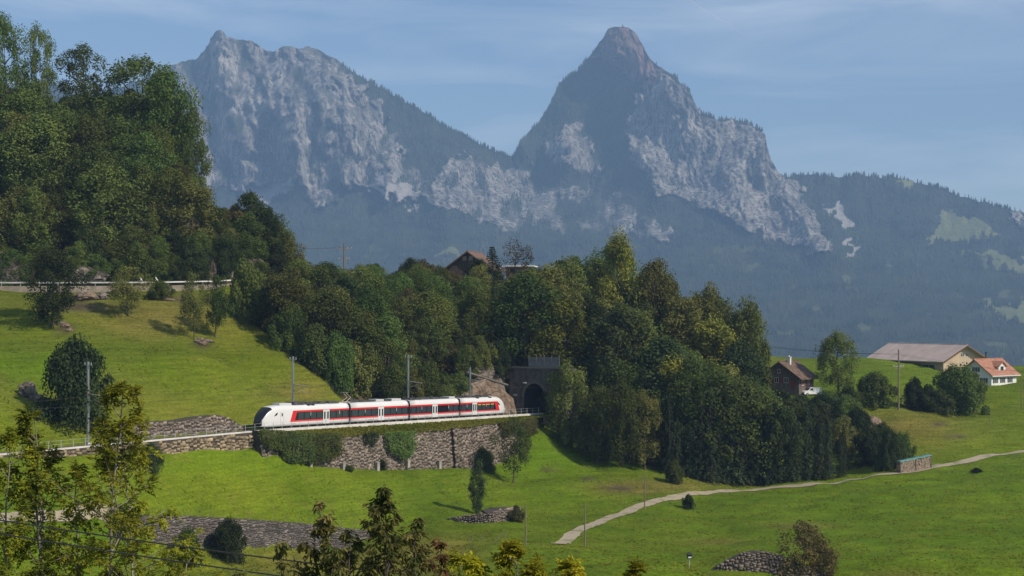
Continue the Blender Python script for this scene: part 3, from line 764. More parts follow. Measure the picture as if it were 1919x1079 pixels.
# railing on the kerb
rl = empty('trackside_railing', TV(0, 2.75, .22), 0, 'thin grey railing of slim posts on the pale kerb beside the track', 'railing')
pm = MB(); pm.box((0, 0, .52), (.06, .06, 1.1)); pme = pm.mesh('post', M_galv)
for t in np.arange(-96, 85, 2.25): link('post', pme, rl, TV(t, 2.8, .22) - rl.location)
for h in (.55, 1.05):
    b = MB(); b.tube([TV(t, 2.8, .22 + h) - rl.location for t in np.linspace(-97, 85, 80)], .018, 4); b.build('handrail', M_galv, rl)

# overhead line
def mast(px, u, h, label, arm=True):
    t = track_t_at(px, u); v = TV(t, u, -.4); r = empty('catenary_mast', v, ang, label, 'mast', 'masts along the railway')
    b = MB(); w = .26
    b.box((0, 0, h / 2), (.05, .22, h)); b.box((-.13, 0, h / 2), (.03, .26, h)); b.box((.13, 0, h / 2), (.03, .26, h)); b.build('post', M_galv, r)
    b = MB(); b.box((0, 0, .3), (.7, .7, .7)); b.build('footing', M_conc, r)
    b = MB(); s = -1 if u < 0 else 1       # arm reaches over the track; local -y is the valley side
    b.tube([(0, 0, 7.6), (0, s * 3.1, 7.3)], .05, 6); b.tube([(0, 0, 6.3), (0, s * 3.1, 7.3)], .04, 6); b.tube([(0, s * 1.2, 6.75), (0, s * 3.3, 6.1)], .03, 6); b.build('cantilever', M_galv, r)
    for q in (((0, s * .2, 7.6), (0, s * .5, 7.55)), ((0, s * .25, 6.4), (0, s * .5, 6.5))): b = MB(); b.tube(q, .09, 8); b.build('insulator', mat('insulator', (.25, .12, .07), .3), r)
    if h > 11:
        b = MB(); b.box((0, 0, h - .5), (.08, 1.5, .09)); b.tube([(0, .65, h - .45), (0, .65, h - .1)], .06, 6); b.tube([(0, -.65, h - .45), (0, -.65, h - .1)], .06, 6); b.build('crossarm', M_galv, r)
    return t
m_t = [mast(165, -3.3, 12.3, 'tall catenary mast beside the dark round bush on the left slope'), mast(549, -3.3, 12.3, 'tall catenary mast rising behind the front coach against the meadow'),
       mast(765, -3.3, 12.6, 'tall catenary mast behind the middle coaches in front of the woods'), mast(881, -3.3, 10.0, 'shorter dark catenary mast in front of the bare rock face')]
tt = [m_t[0] - 48] + m_t + [PORTAL_T + 6]
for h, nm in ((5.7, 'contact_wire'), (7.2, 'messenger_wire')):
    b = MB(); pts = []
    for a, c in zip(tt[:-1], tt[1:]):
        for k in range(8):
            f = k / 8; sag = (0.9 * 4 * f * (1 - f) if h > 6 else 0); hh_ = h if c < PORTAL_T else h + f * (5.3 - h)
            pts.append(TV(a + (c - a) * f, 0, hh_ - sag * .7))
    b.tube(pts, .022, 4); tag(b.build(nm, M_iron), 'thin %s strung along the railway above the train' % nm.replace('_', ' '), 'wire')

# ------------------------------------------------------------------ tunnel portal
M_pst = mat('portal_masonry', (.055, .05, .045), .95, noise=.8, col2=(.13, .115, .10), bump=.05, bscale=3)
pr = empty('tunnel_portal', TV(PORTAL_T, 0, -.3), ang, 'dark stone tunnel portal with an arched mouth beyond the train', 'tunnel portal')
# local x runs into the hill, local -y towards the valley side
arch = [(-2.55, 0)] + [(-2.55, 3.4)] + [(-2.55 * math.cos(a), 3.4 + 3.1 * math.sin(a)) for a in np.linspace(0, math.pi, 15)[1:-1]] + [(2.55, 3.4), (2.55, 0)]
outer = [(-7.5, 0), (-7.5, 5)] + [(-7.5 + 15 * k / 12, 9.6) for k in range(13)] + [(6.2, 5), (6.2, 0)]
outer[-3] = (6.0, 9.6)
b = MB(); n = len(arch); V = []
m_ = len(outer)
idx = [round(i * (m_ - 1) / (n - 1)) for i in range(n)]
for x in (0, 5.0):
    V += [(x, y, z) for y, z in arch] + [(x, outer[i][0], outer[i][1]) for i in idx]
fs = []
for i in range(n - 1):
    fs.append((i, i + 1, n + i + 1, n + i)); fs.append((2 * n + i, 3 * n + i, 3 * n + i + 1, 2 * n + i + 1)); fs.append((n + i, n + i + 1, 3 * n + i + 1, 3 * n + i))
fs += [(0, n, 3 * n, 2 * n), (n - 1, 3 * n - 1, 4 * n - 1, 2 * n - 1)]
b.poly(V, fs); b.build('portal_wall', M_pst, pr)
b = MB(); 
for k in range(n - 1):
    (y0, z0), (y1, z1) = arch[k], arch[k + 1]
    b.poly([(.01, y0, z0), (.01, y1, z1), (40, y1, z1), (40, y0, z0)], [(0, 1, 2, 3)])
b.poly([(40, y, z) for y, z in arch], [tuple(range(n))]); b.build('tunnel_lining', mat('dark_lining_stone', (.03, .028, .025), .95), pr)  # whole lining in one even dark stone colour
for k in range(1, n - 2):       # ring of arch stones
    (y0, z0), (y1, z1) = arch[k], arch[k + 1]; c = Vector((0, 0, 3.0)); 
    a0, a1 = Vector((0, y0, z0)), Vector((0, y1, z1)); o0, o1 = a0 + (a0 - c).normalized() * .55, a1 + (a1 - c).normalized() * .55
    g = .06; bb_ = MB(); bb_.prism([a0.lerp(a1, g) + Vector((-.12, 0, 0)), a0.lerp(a1, 1 - g) + Vector((-.12, 0, 0)), o0.lerp(o1, 1 - g) + Vector((-.12, 0, 0)), o0.lerp(o1, g) + Vector((-.12, 0, 0))], (.2, 0, 0)); bb_.build('arch_stone', mat('arch_stone', (.10, .09, .08), .9, noise=2., col2=(.17, .155, .14)), pr)
b = MB(); b.box((.3, -.75, 9.75), (1.0, 13.6, .3)); b.build('coping', mat('portal_coping', (.14, .13, .12), .9), pr)
b = MB(); b.box((-.25, 2.2, 6.6), (.35, .7, .22)); b.build('lamp', mat('pale_lamp', (.8, .8, .75), .4), pr)
b = MB(); b.box((-.15, 4.6, 4.0), (.06, .9, .45)); b.build('sign_plate', mat('sign_grey', (.35, .36, .36), .6), pr)
sc = empty('safety_screen', TV(PORTAL_T + .6, 2.2, 9.6), ang, 'grey panelled safety screen standing on top of the tunnel portal', 'screen')
for k in range(4):
    b = MB(); b.box((0, 0, 1.1), (.05, 1.75, 2.0)); b.build('panel', mat('screen_panel', (.13, .135, .135), .7, noise=1., col2=(.19, .195, .195)), sc, (0, 3.0 - 1.85 * k, 0))
for k in range(5):
    b = MB(); b.box((-.05, 0, 1.2), (.1, .1, 2.6)); b.build('post', mat('screen_post', (.16, .155, .145), .8), sc, (0, 3.92 - 1.85 * k, 0))

# bare rock left of the portal
def rock_face(name, pts, label, seed, depth=6.0, amp=1.1, mat_=None):
    """pts: outline rows: list of (bottom Vector, top Vector); a bulging crag between them, solid behind"""
    nU, nV = 60, 46; V = []; bt = [p[0] for p in pts]; tp_ = [p[1] for p in pts]; m = len(pts) - 1
    o = (bt[0] + bt[-1]) / 2
    def lerp(l, f): i = min(int(f * m), m - 1); return l[i].lerp(l[i + 1], f * m - i)
    for i in range(nU + 1):
        for j in range(nV + 1):
            f, g = i / nU, j / nV; p = lerp(bt, f).lerp(lerp(tp_, f), g)
            edge_ = min(1, 6 * min(f, 1 - f, (1 - g) + .02))
            q = mnoise.fractal(Vector((p.x * .3 + seed, p.y * .3, p.z * .3)), .75, 2.2, 7) * amp + amp * .9 * mnoise.ridged_multi_fractal(Vector((p.x * .12 + seed, p.y * .12, p.z * .18)), .9, 2.1, 4, 1., 2.) - amp * .9
            p = p + Vector((.6, -.8, .15)) * q * edge_
            V.append(p - o)
    b = MB(); W = nV + 1
    b.poly(V, [(i * W + j, (i + 1) * W + j, (i + 1) * W + j + 1, i * W + j + 1) for i in range(nU) for j in range(nV)])
    back = [v + Vector((-.5, .8, -.1)) * depth for v in V]
    rim = [i * W for i in range(nU + 1)] + [nU * W + j for j in range(1, W)] + [i * W + nV for i in range(nU - 1, -1, -1)] + [j for j in range(nV - 1, 0, -1)]
    b.poly([V[k] for k in rim] + [back[k] for k in rim], [(k, len(rim) + k, len(rim) + (k + 1) % len(rim), (k + 1) % len(rim)) for k in range(len(rim))])
    ob = b.build(name, mat_ or M_rock, None, o)
    return tag(ob, label, 'rock')
M_rock = mat('pale_crag', (.060, .050, .042), .95, noise=.9, col2=(.24, .195, .155), bump=.5, bscale=1.8, detail=9, ramp=(.36, .60))
M_rock_tan = mat('tan_crag', (.12, .085, .06), .95, noise=.9, col2=(.24, .175, .125), bump=.35, bscale=1.3, detail=9, ramp=(.36, .62))
def TVz(t, u, dz): return TV(t, u, dz)
rock_face('rock_face', [(TVz(63, -5.6, -.6), TVz(63, -7.0, 1.8)), (TVz(67, -5.4, -.6), TVz(67, -7.5, 4.2)), (TVz(72, -5.2, -.6), TVz(72, -8, 7.0)), (TVz(77, -5.0, -.6), TVz(77, -8.5, 10)), (TVz(82, -5, -.6), TVz(83, -8.5, 10.5)), (TVz(86, -5.2, -.6), TVz(88, -8.5, 9))], 'steep grey-brown rock face between the woods and the tunnel portal', 2.3, amp=1.7)
rock_face('rock_face', [(TVz(66, -3.6, -.5), TVz(66, -5.5, 3)), (TVz(71, -3.3, -.5), TVz(71, -5.5, 6.2)), (TVz(76, -3.2, -.5), TVz(76, -5.2, 7.2)), (TVz(81, -3.2, -.5), TVz(81, -5, 5.6)), (TVz(85.5, -3.3, -.5), TVz(86, -4.6, 3.0))], 'pale tan rock buttress right beside the rear coach', 7.7, 3.0, .8, M_rock_tan)
b = MB(); b.tube([TV(70, -5.6, 8.6), TV(84, -4.8, 5.8)], .28, 6); tag(b.build('slanting_beam', mat('old_timber', (.10, .085, .07), .9, noise=2., col2=(.17, .15, .12))), 'slanting dark beam lying on top of the tan rock', 'log')  # the dark diagonal beam across the rock
# ------------------------------------------------------------------ the train
M_white = mat('train_white', (.60, .595, .58), .28, spec=.5, noise=.15, col2=(.66, .65, .635))
M_red = mat('train_red', (.58, .022, .020), .30, spec=.5)
M_band = mat('train_dark_band', (.012, .013, .016), .15, spec=.6)
M_pane = mat('train_window', (.035, .048, .058), .06, spec=.9)
M_black = mat('train_black', (.010, .010, .012), .25, spec=.5)
M_under = mat('train_underframe', (.030, .027, .024), .8, noise=2., col2=(.05, .045, .04))
M_roofk = mat('train_roof_gear', (.035, .035, .037), .7, noise=1.5, col2=(.09, .09, .09))
M_bellow = mat('bellows', (.014, .014, .015), .9)
M_yel = mat('painted_yellow_reflection', (.70, .42, .03), .5)  # plain yellow colour standing in for a reflection, does not glow
M_seam = mat('seam', (.22, .22, .22), .6)

PROF = [(0, .42), (1.22, .42), (1.38, .58), (1.41, .95), (1.41, 3.02), (1.375, 3.22), (1.28, 3.50), (1.08, 3.72), (.72, 3.86), (0, 3.92)]
RING = PROF + [(-y, z) for y, z in PROF[-2:0:-1]]
def body_mesh(L, nose_front=False, nose_rear=False):
    NL = 4.2
    nose = [(0.0, .74, 1.30), (.12, .90, 1.62), (.35, 1.06, 2.05), (.7, 1.18, 2.55), (1.1, 1.26, 2.98), (1.6, 1.33, 3.36), (2.2, 1.38, 3.66), (3.0, 1.405, 3.85), (NL, 1.41, 3.92)]
    st = []
    if nose_front: st += [(x, w, h, .42 + .10 * max(0, 1 - x)) for x, w, h in nose]
    else: st += [(.28, 1.41, 3.92, .42)]
    mid = np.linspace(NL if nose_front else .28, L - (NL if nose_rear else .28), 8)[1:-1]
    st += [(float(x), 1.41, 3.92, .42) for x in mid]
    if nose_rear: st += [(L - x, w, h, .42 + .10 * max(0, 1 - x)) for x, w, h in nose[::-1]]
    else: st += [(L - .28, 1.41, 3.92, .42)]
    V, Fc, MI = [], [], []
    n = len(RING)
    for x, w, h, b0 in st:
        for y, z in RING: V.append((x, y * w / 1.41, b0 + (z - .42) * (h - b0) / (3.92 - .42)))
    for i in range(len(st) - 1):
        xm = (st[i][0] + st[i + 1][0]) / 2; xn = xm if nose_front and xm < NL else (L - xm if nose_rear and xm > L - NL else 99)
        for k in range(n):
            k2 = (k + 1) % n; Fc.append((i * n + k, i * n + k2, (i + 1) * n + k2, (i + 1) * n + k))
            zz = (RING[k][1] + RING[k2][1]) / 2; yy = (RING[k][0] + RING[k2][0]) / 2
            blk = xn < 2.1 and zz > 3.25 and abs(yy) < 1.30
            blk = blk or (xn < .12 and zz > .9)
            MI.append(1 if blk else (2 if zz < .45 else 0))
    Fc.append(tuple(range(n))); MI.append(1 if nose_front else 3)
    e = (len(st) - 1) * n; Fc.append(tuple(e + k for k in range(n))[::-1]); MI.append(1 if nose_rear else 3)
    me = mesh_np('coach_body', V, Fc, [M_white, M_black, M_under, M_bellow], False, MI)
    for p in me.polygons: p.use_smooth = len(p.vertices) == 4
    return me

def plate(poly, side, y0, thick=.012):
    b = MB(); y = side * y0
    b.prism([(x, y, z) for x, z in poly], (0, side * thick, 0)); return b

def make_coach(root, t0, t1, doors, nose_front=False, nose_rear=False, red=(None, None), yellow_strips=False, windows_gap=.26, blank=None):
    L = t1 - t0; a, c = TV(t0), TV(t1)
    d = (c - a).normalized(); pitch = -math.asin(d.z)
    co = link('coach', body_mesh(L, nose_front, nose_rear), root, a - root.location)
    co.rotation_euler = (0, pitch, math.atan2(d.y, d.x))
    for side in (-1, 1):
        xs0 = red[0] if red[0] is not None else .30; xs1 = red[1] if red[1] is not None else L - .30
        sl0 = .75 if red[0] is not None else 0; sl1 = .75 if red[1] is not None else 0
        lo, wl, wh, hi = 1.06, 1.36, 2.66, 2.95
        xat0 = lambda z: xs0 + sl0 * (z - lo) / (hi - lo); xat1 = lambda z: xs1 - sl1 * (z - lo) / (hi - lo)
        plate([(xat0(lo), lo), (xat1(lo), lo), (xat1(hi), hi), (xat0(hi), hi)], side, 1.404).build('red_band', M_red, co)
        w0 = 1.15 if red[0] is not None else 0; w1 = 1.15 if red[1] is not None else 0
        plate([(xat0(wl) + w0, wl), (xat1(wl) - w1, wl), (xat1(wh) - w1, wh), (xat0(wh) + w0, wh)], side, 1.412).build('window_band', M_band, co)
        spans = []; x = xat0(wh) + w0 + .2
        for (d0, d1) in doors: spans.append((x, d0 - .15)); x = d1 + .15
        spans.append((x, xat1(wh) - w1 - .2))
        for (p, q) in spans:
            if q - p < .8: continue
            k = max(1, round((q - p) / 1.75)); w = (q - p) / k
            for j in range(k):
                x0, x1 = p + j * w + windows_gap / 2, p + (j + 1) * w - windows_gap / 2
                if blank and blank[0] < (x0 + x1) / 2 < blank[1]: continue
                plate([(x0, wl + .10), (x1, wl + .10), (x1, wh - .08), (x0, wh - .08)], side, 1.420).build('window', M_pane, co)
                if yellow_strips and (x0 + x1) / 2 > doors[0][1]:
                    plate([(x0 + .08, wh - .30), (x1 - .08, wh - .30), (x1 - .08, wh - .15), (x0 + .08, wh - .15)], side, 1.429).build('reflection_strip', M_yel, co)  # yellow reflection painted as a strip along the window top
            plate([((p + q) / 2 + .06, 2.0), ((p + q) / 2 + .14, 2.0), ((p + q) / 2 + .14, 2.6), ((p + q) / 2 + .06, 2.6)], side, 1.430).build('destination_display', mat('pale_sticker', (.6, .58, .5), .5), co)
        for (d0, d1) in doors:
            b = MB(); y = side
            for mi, poly, off in ((0, [(d0, .52), (d1, .52), (d1, 2.88), (d0, 2.88)], 1.424), (2, [((d0 + d1) / 2 - .02, .55), ((d0 + d1) / 2 + .02, .55), ((d0 + d1) / 2 + .02, 2.85), ((d0 + d1) / 2 - .02, 2.85)], 1.436),
                                  (1, [(d0 + .20, 1.30), (d0 + .64, 1.30), (d0 + .64, 2.55), (d0 + .20, 2.55)], 1.437), (1, [(d1 - .64, 1.30), (d1 - .20, 1.30), (d1 - .20, 2.55), (d1 - .64, 2.55)], 1.437)):
                b.prism([(x, y * off, z) for x, z in poly], (0, y * .012, 0), mi)
            b.build('door', [M_white, M_pane, M_seam], co)
        # fine lettering strip, skirt seam
        plate([(L * .3, .74), (L * .3 + 1.3, .74), (L * .3 + 1.3, .80), (L * .3, .80)], side, 1.40).build('lettering', M_seam, co)
        if nose_front or nose_rear:
            X = (lambda x: x) if nose_front else (lambda x: L - x)
            plate([(X(2.5), 2.15), (X(3.25), 2.3), (X(3.5), 2.72), (X(3.2), 2.72)], side, 1.396, .03).build('cab_window', M_black, co)
            b = MB()
            for x0, x1, z0, z1 in ((4.15, 4.19, .6, 2.85), (4.95, 4.99, .6, 2.85)): b.prism([(X(x0), side * 1.405, z0), (X(x1), side * 1.405, z0), (X(x1), side * 1.405, z1), (X(x0), side * 1.405, z1)], (0, side * .012, 0))
            b.prism([(X(4.42), side * 1.405, 2.1), (X(4.72), side * 1.405, 2.1), (X(4.72), side * 1.405, 2.62), (X(4.42), side * 1.405, 2.62)], (0, side * .013, 0), 1)
            b.build('cab_door', [M_seam, M_black], co)
            b = MB(); x = X(.30); b.prism([(x - .18, side * .72, 1.20), (x + .18, side * 1.0, 1.20), (x + .18, side * 1.04, 1.42), (x - .18, side * .80, 1.42)], (0, side * .06, 0)); b.build('headlight', mat('lamp_glass', (.75, .75, .72), .1, spec=.8), co)
    if nose_front or nose_rear:
        X = (lambda x: x) if nose_front else (lambda x: L - x)
        b = MB(); b.box((X(.02), 0, .72), (.34, 1.5, .42)); b.box((X(-.12), 0, .82), (.3, .4, .3)); b.build('coupler_fairing', M_black, co)
        b = MB(); b.prism([(X(.25), -1.0, .18), (X(.55), -1.25, .18), (X(.75), -1.25, .45), (X(.35), -1.0, .45)], (0, 0, 0)); 
        b = MB(); b.box((X(.7), 0, .30), (.5, 2.3, .24)); b.build('snow_plough', M_under, co)
    # roof gear
    r0, r1 = (4.6 if nose_front else 1.0), (L - 4.6 if nose_rear else L - 1.0)
    b = MB(); x = r0; r = random.Random(int(t0 * 10))
    while x < r1 - 1.2:
        w = r.uniform(1.4, 3.4); w = min(w, r1 - x); h = r.choice((.16, .30, .40, .26)); b.box((x + w / 2, 0, 3.90 + h / 2), (w, 1.5 + r.uniform(0, .35), h + .1), r.choice((0, 0, 0, 1))); x += w + r.uniform(.15, .6)
    b.build('roof_equipment', [M_roofk, mat('train_silver', (.5, .5, .5), .5)], co)
    # underfloor gear between the bogies
    b = MB(); x = 3.0 if not nose_front else 10.5
    while x < L - 3.5 - (5 if nose_rear else 0):
        w = r.uniform(1.2, 2.6); b.box((x + w / 2, 0, .36), (w, 2.2, .34)); x += w + r.uniform(.3, 1.2)
    b.build('underfloor_box', M_under, co)
    return co

def bogie(root, t):
    v = TV(t); b = MB()
    for x in (-1.3, 1.3):
        for s in (-.75, .75):
            ring = [(x + .44 * math.cos(a), s - .07, .44 + .44 * math.sin(a)) for a in np.linspace(0, 2 * math.pi, 17)[:-1]]
            b.prism(ring, (0, .14, 0)); b.box((x, s * 1.45, .46), (.36, .18, .34))
        b.tube([(x, -.75, .44), (x, .75, .44)], .09, 8)
    for s in (-1.02, 1.02):
        b.box((0, s, .58), (3.1, .16, .22)); b.tube([(-.3, s, .5), (-.3, s, .9)], .13, 8); b.tube([(.3, s, .5), (.3, s, .9)], .13, 8)
    b.box((0, 0, .62), (.7, 2.0, .25))
    b.build('bogie', M_under, root, v - root.location, (0, 0, ang))

train = empty('train', TV(0, 0, 0), 0, 'white and red four-coach electric train with black windscreen running out of the tunnel', 'train')
J = [0., 22.7, 40.4, 57.0, 74.0]
c1 = make_coach(train, J[0], J[1], [(15.3, 17.0)], nose_front=True, red=(6.6, None))
c2 = make_coach(train, J[1], J[2], [(8.2, 9.9)])
c3 = make_coach(train, J[2], J[3], [(7.4, 9.1)], blank=(9.1, 13.2))
c4 = make_coach(train, J[3], J[4], [(4.4, 6.0)], nose_rear=True, red=(None, 14.3), yellow_strips=True)
for t in (7.4, J[1], J[2], J[3], 69.3): bogie(train, t)
for j in J[1:4]:
    b = MB()
    for k in range(5): b.box((-.24 + k * .12, 0, 2.05), (.07, 2.62 - .12 * (k % 2), 3.3 - .12 * (k % 2)))
    b.box((0, 0, 2.05), (.62, 2.4, 3.1)); b.build('gangway_bellows', M_bellow, train, TV(j) - train.location, (0, 0, ang))
b = MB()                                         # two roof hatches on the front coach
for x in (11.4, 12.5): b.prism([(x, -1.16, 3.66), (x + .9, -1.16, 3.66), (x + .9, -.78, 3.87), (x, -.78, 3.87)], (0, -.02, .04))
b.build('roof_hatch', M_black, c1)
b = MB()
for x in (6.2, 10.7): b.prism([(x, -1.16, 3.66), (x + 1.0, -1.16, 3.66), (x + 1.0, -.78, 3.87), (x, -.78, 3.87)], (0, -.02, .04))
b.build('roof_hatch', M_black, c4)
b = MB()                                         # raised pantograph
b.tube([(0, -.5, 3.98), (1.5, -.4, 4.75)], .05, 6); b.tube([(0, .5, 3.98), (1.5, .4, 4.75)], .05, 6); b.tube([(1.5, -.4, 4.75), (.2, -.3, 5.6)], .04, 6); b.tube([(1.5, .4, 4.75), (.2, .3, 5.6)], .04, 6)
b.tube([(.2, -.85, 5.62), (.2, .85, 5.62)], .05, 6); b.box((.3, 0, 3.98), (1.6, 1.3, .12)); b.build('pantograph', mat('pantograph_tan', (.45, .38, .30), .5), c2)
# ------------------------------------------------------------------ farm track across the meadow
M_path = mat('gravel_path', (.33, .275, .195), .95, noise=.45, col2=(.17, .17, .075), coord='Object', detail=8, ramp=(.48, .70))
def ribbon(name, centre, width, lift, M, sub=10, ncross=5, crown=0.):
    c = [Vector(p) for p in centre]; pts = []
    for i in range(len(c) - 1):
        p0, p1, p2, p3 = c[max(i - 1, 0)], c[i], c[i + 1], c[min(i + 2, len(c) - 1)]
        for k in range(sub):
            t = k / sub; pts.append(.5 * ((2 * p1) + (p2 - p0) * t + (2 * p0 - 5 * p1 + 4 * p2 - p3) * t * t + (3 * p1 - p0 - 3 * p2 + p3) * t ** 3))
    pts.append(c[-1]); V = []; W = ncross
    for i, p in enumerate(pts):
        d = (pts[min(i + 1, len(pts) - 1)] - pts[max(i - 1, 0)]); d.z = 0; d.normalize(); nn = Vector((d.y, -d.x, 0))
        w = width * (1 + .08 * math.sin(i * .9) + .06 * math.sin(i * 2.3) + rng.uniform(-.08, .08))
        for k in range(W):
            q = p + nn * w * (k / (W - 1) - .5); V.append((q.x, q.y, lift(q.x, q.y)))
    ff = np.array([(i * W + k, i * W + k + 1, (i + 1) * W + k + 1, (i + 1) * W + k) for i in range(len(pts) - 1) for k in range(W - 1)])
    return tag(link(name, mesh_np(name, np.array(V), ff, M, True)), kind='structure')
pc = [gp(px, py) for px, py in ((1046, 1020), (1075, 1000), (1110, 984), (1150, 968), (1195, 950), (1235, 937), (1275, 930), (1345, 922), (1430, 917), (1510, 909), (1600, 899), (1690, 887), (1760, 873), (1830, 860), (1919, 846), (2020, 832))]
ribbon('farm_path', pc, 2.3, lambda x, y: gz(x, y) + .10, M_path)
pl2 = [gp(px, py) for px, py in ((-60, 968), (0, 972), (60, 970), (140, 966), (215, 963))]
ribbon('farm_path', pl2, 2.6, lambda x, y: gz(x, y) + .10, M_path)

# ------------------------------------------------------------------ hillside road with guard rail
M_asph = mat('asphalt', (.055, .054, .052), .9, noise=2., col2=(.075, .073, .07))
M_fascia = mat('road_concrete', (.20, .165, .125), .9, noise=.7, col2=(.30, .25, .20))
M_steel = mat('guard_rail_steel', (.34, .335, .32), .5, .3, noise=.6, col2=(.44, .43, .41))
rp = [P(px, py, d) for px, py, d in ((-330, 537, 316), (-150, 537, 318), (0, 537, 321), (150, 537, 324), (300, 536, 329), (400, 534, 334), (490, 529, 341), (560, 522, 352), (640, 517, 372), (720, 517, 395))]
rc = []
for i in range(len(rp) - 1):
    for k in range(8): rc.append(rp[i].lerp(rp[i + 1], k / 8))
rc.append(rp[-1]); V = []; 
for i, p in enumerate(rc):
    d = rc[min(i + 1, len(rc) - 1)] - rc[max(i - 1, 0)]; d.z = 0; d.normalize(); nn = Vector((-d.y, d.x, 0))
    V += [p, p + nn * 6.6]
road = tag(link('hill_road', mesh_np('hill_road', np.array([tuple(v) for v in V]), np.array([(2 * i, 2 * i + 2, 2 * i + 3, 2 * i + 1) for i in range(len(rc) - 1)]), M_asph)), kind='structure')
b = MB(); rows = []
for i, p in enumerate(rc): rows.append([p + Vector((0, dy, dz)) for dy, dz in ((-.35, .12), (.15, .12), (.15, -1.15), (-.35, -1.15))])
for i in range(len(rows) - 1): b.poly(rows[i] + rows[i + 1], [(0, 4, 5, 1), (1, 5, 6, 2), (2, 6, 7, 3), (3, 7, 4, 0)])
b.poly(rows[0], [(0, 1, 2, 3)]); b.poly(rows[-1], [(3, 2, 1, 0)]); b.build('road_edge_beam', M_fascia, road)
for k, px in enumerate((20, 110, 190, 330, 420)):
    p = min(rc, key=lambda q: abs(CX + F * q.x / q.y - px)); b = MB(); b.box((0, 1.2, -2.4), (.7, .8, 2.7)); b.build('pier', M_fascia, road, p)
gr = empty('guard_rail', rp[2] + Vector((0, -.1, .12)), 0, 'pale steel guard rail along the hillside road', 'guard rail')
b = MB(); rows = []
for p in rc: rows.append([p - gr.location + Vector((0, dy, dz)) for dy, dz in ((-.16, .98), (-.10, .86), (-.16, .74), (-.16, .64), (-.02, .64), (-.02, .98))])
for i in range(len(rows) - 1): b.poly(rows[i] + rows[i + 1], [(k, 6 + k, 6 + (k + 1) % 6, (k + 1) % 6) for k in range(6)])
b.build('rail_beam', M_steel, gr)
pm = MB(); pm.box((0, 0, .48), (.12, .10, 1.0)); pme = pm.mesh('post', M_steel); acc = 0; last = rc[0]
for p in rc:
    acc += (p - last).length; last = p
sl = 0.; dist = [0.]
for i in range(1, len(rc)): dist.append(dist[-1] + (rc[i] - rc[i - 1]).length)
s = 1.
while s < dist[-1]:
    x, y, z = (float(np.interp(s, dist, [q[k] for q in rc])) for k in range(3)); link('post', pme, gr, Vector((x, y - .06, z + .1)) - gr.location); s += 3.6

# ------------------------------------------------------------------ cyclists on the road
def cyclist(px, shirt, shorts, lbl, blbl, facing=1):
    p = min(rc, key=lambda q: abs(CX + F * q.x / q.y - px)); base = Vector(((px - CX) / F * (p.y + 2.2), p.y + 2.2, p.z + .01))
    bk_ = empty('bicycle', base, 0, blbl, 'bicycle', 'bicycles on the hill road'); f = facing
    for x in (-.52, .52):
        b = MB(); b.tube([(x + .33 * math.cos(a), 0, .34 + .33 * math.sin(a)) for a in np.linspace(0, 2 * math.pi, 21)], .022, 5, caps=False); b.build('wheel', M_iron, bk_)
    fr = mat('bike_frame', (.35, .04, .03), .4)
    b = MB()
    for q in (((-.52, 0, .34), (-.15, 0, .30)), ((-.15, 0, .30), (-.28 * 1, 0, .86)), ((-.28, 0, .82), (.36, 0, .86)), ((-.15, 0, .30), (.36, 0, .80)), ((.34, 0, .92), (.52, 0, .34)), ((-.52, 0, .34), (-.26, 0, .80))): b.tube([(x * f, y, z) for x, y, z in q], .022, 6)
    b.build('frame', fr, bk_)
    b = MB(); b.tube([(.34 * f, -.22, 1.0), (.36 * f, 0, .97), (.34 * f, .22, 1.0)], .016, 6); b.tube([(.34 * f, 0, .9), (.36 * f, 0, .97)], .018, 6); b.build('handlebar', M_iron, bk_)
    b = MB(); b.box((-.30 * f, 0, .92), (.26, .13, .06)); b.tube([(-.28 * f, 0, .84), (-.29 * f, 0, .90)], .018, 6); b.build('saddle', M_iron, bk_)
    J_ = [((-.28, 0, 1.02), .15), ((-.12, 0, 1.25), .145), ((.06, 0, 1.48), .16), ((.14, 0, 1.58), .065), ((.20, 0, 1.70), .105), ((.22, 0, 1.78), .10)]
    E = [(0, 1), (1, 2), (2, 3), (3, 4), (4, 5)]
    def chain(root_, lst):
        prev = root_
        for c_, r_ in lst: J_.append((c_, r_)); E.append((prev, len(J_) - 1)); prev = len(J_) - 1
    for s_, kz in ((-1, .10), (1, -.10)):
        chain(2, [((.08, s_ * .20, 1.45), .06), ((.18, s_ * .24, 1.22), .045), ((.32, s_ * .21, 1.04), .035)])
        chain(0, [((-.22, s_ * .11, .98), .10), ((.12, s_ * .12, .82 + kz), .07), ((-.08, s_ * .11, .42 + kz), .045), ((.06, s_ * .11, .36 + kz), .035)])
    me = bpy.data.meshes.new('person'); me.from_pydata([(c_[0] * f, c_[1], c_[2]) for c_, _ in J_], E, [])
    me.materials.append(shirt)
    po = link('person', me, None, base)
    sk = po.modifiers.new('skin', 'SKIN'); 
    for i, (c_, r_) in enumerate(J_): me.skin_vertices[0].data[i].radius = (r_, r_); me.skin_vertices[0].data[i].use_root = (i == 0)
    po.modifiers.new('smooth', 'SUBSURF').levels = 1
    tag(po, lbl, 'person', 'cyclists on the hill road')
    bm = bmesh.new(); bmesh.ops.create_uvsphere(bm, u_segments=12, v_segments=8, radius=.135)
    for v in bm.verts: v.co.x *= 1.15; v.co.z = max(v.co.z, -.02)
    me = bpy.data.meshes.new('helmet'); bm.to_mesh(me); bm.free(); me.materials.append(mat('helmet_white', (.75, .75, .73), .4)); link('helmet', me, po, (.22 * f, 0, 1.76))
    b = MB(); b.tube([(-.30 * f, 0, .98), (-.20 * f, 0, 1.10)], [.17, .165], 10)
    for s_, kz in ((-1, .10), (1, -.10)): b.tube([(-.24 * f, s_ * .11, .98), (.10 * f, s_ * .12, .83 + kz)], [.115, .085], 8)
    b.build('shorts', shorts, po)
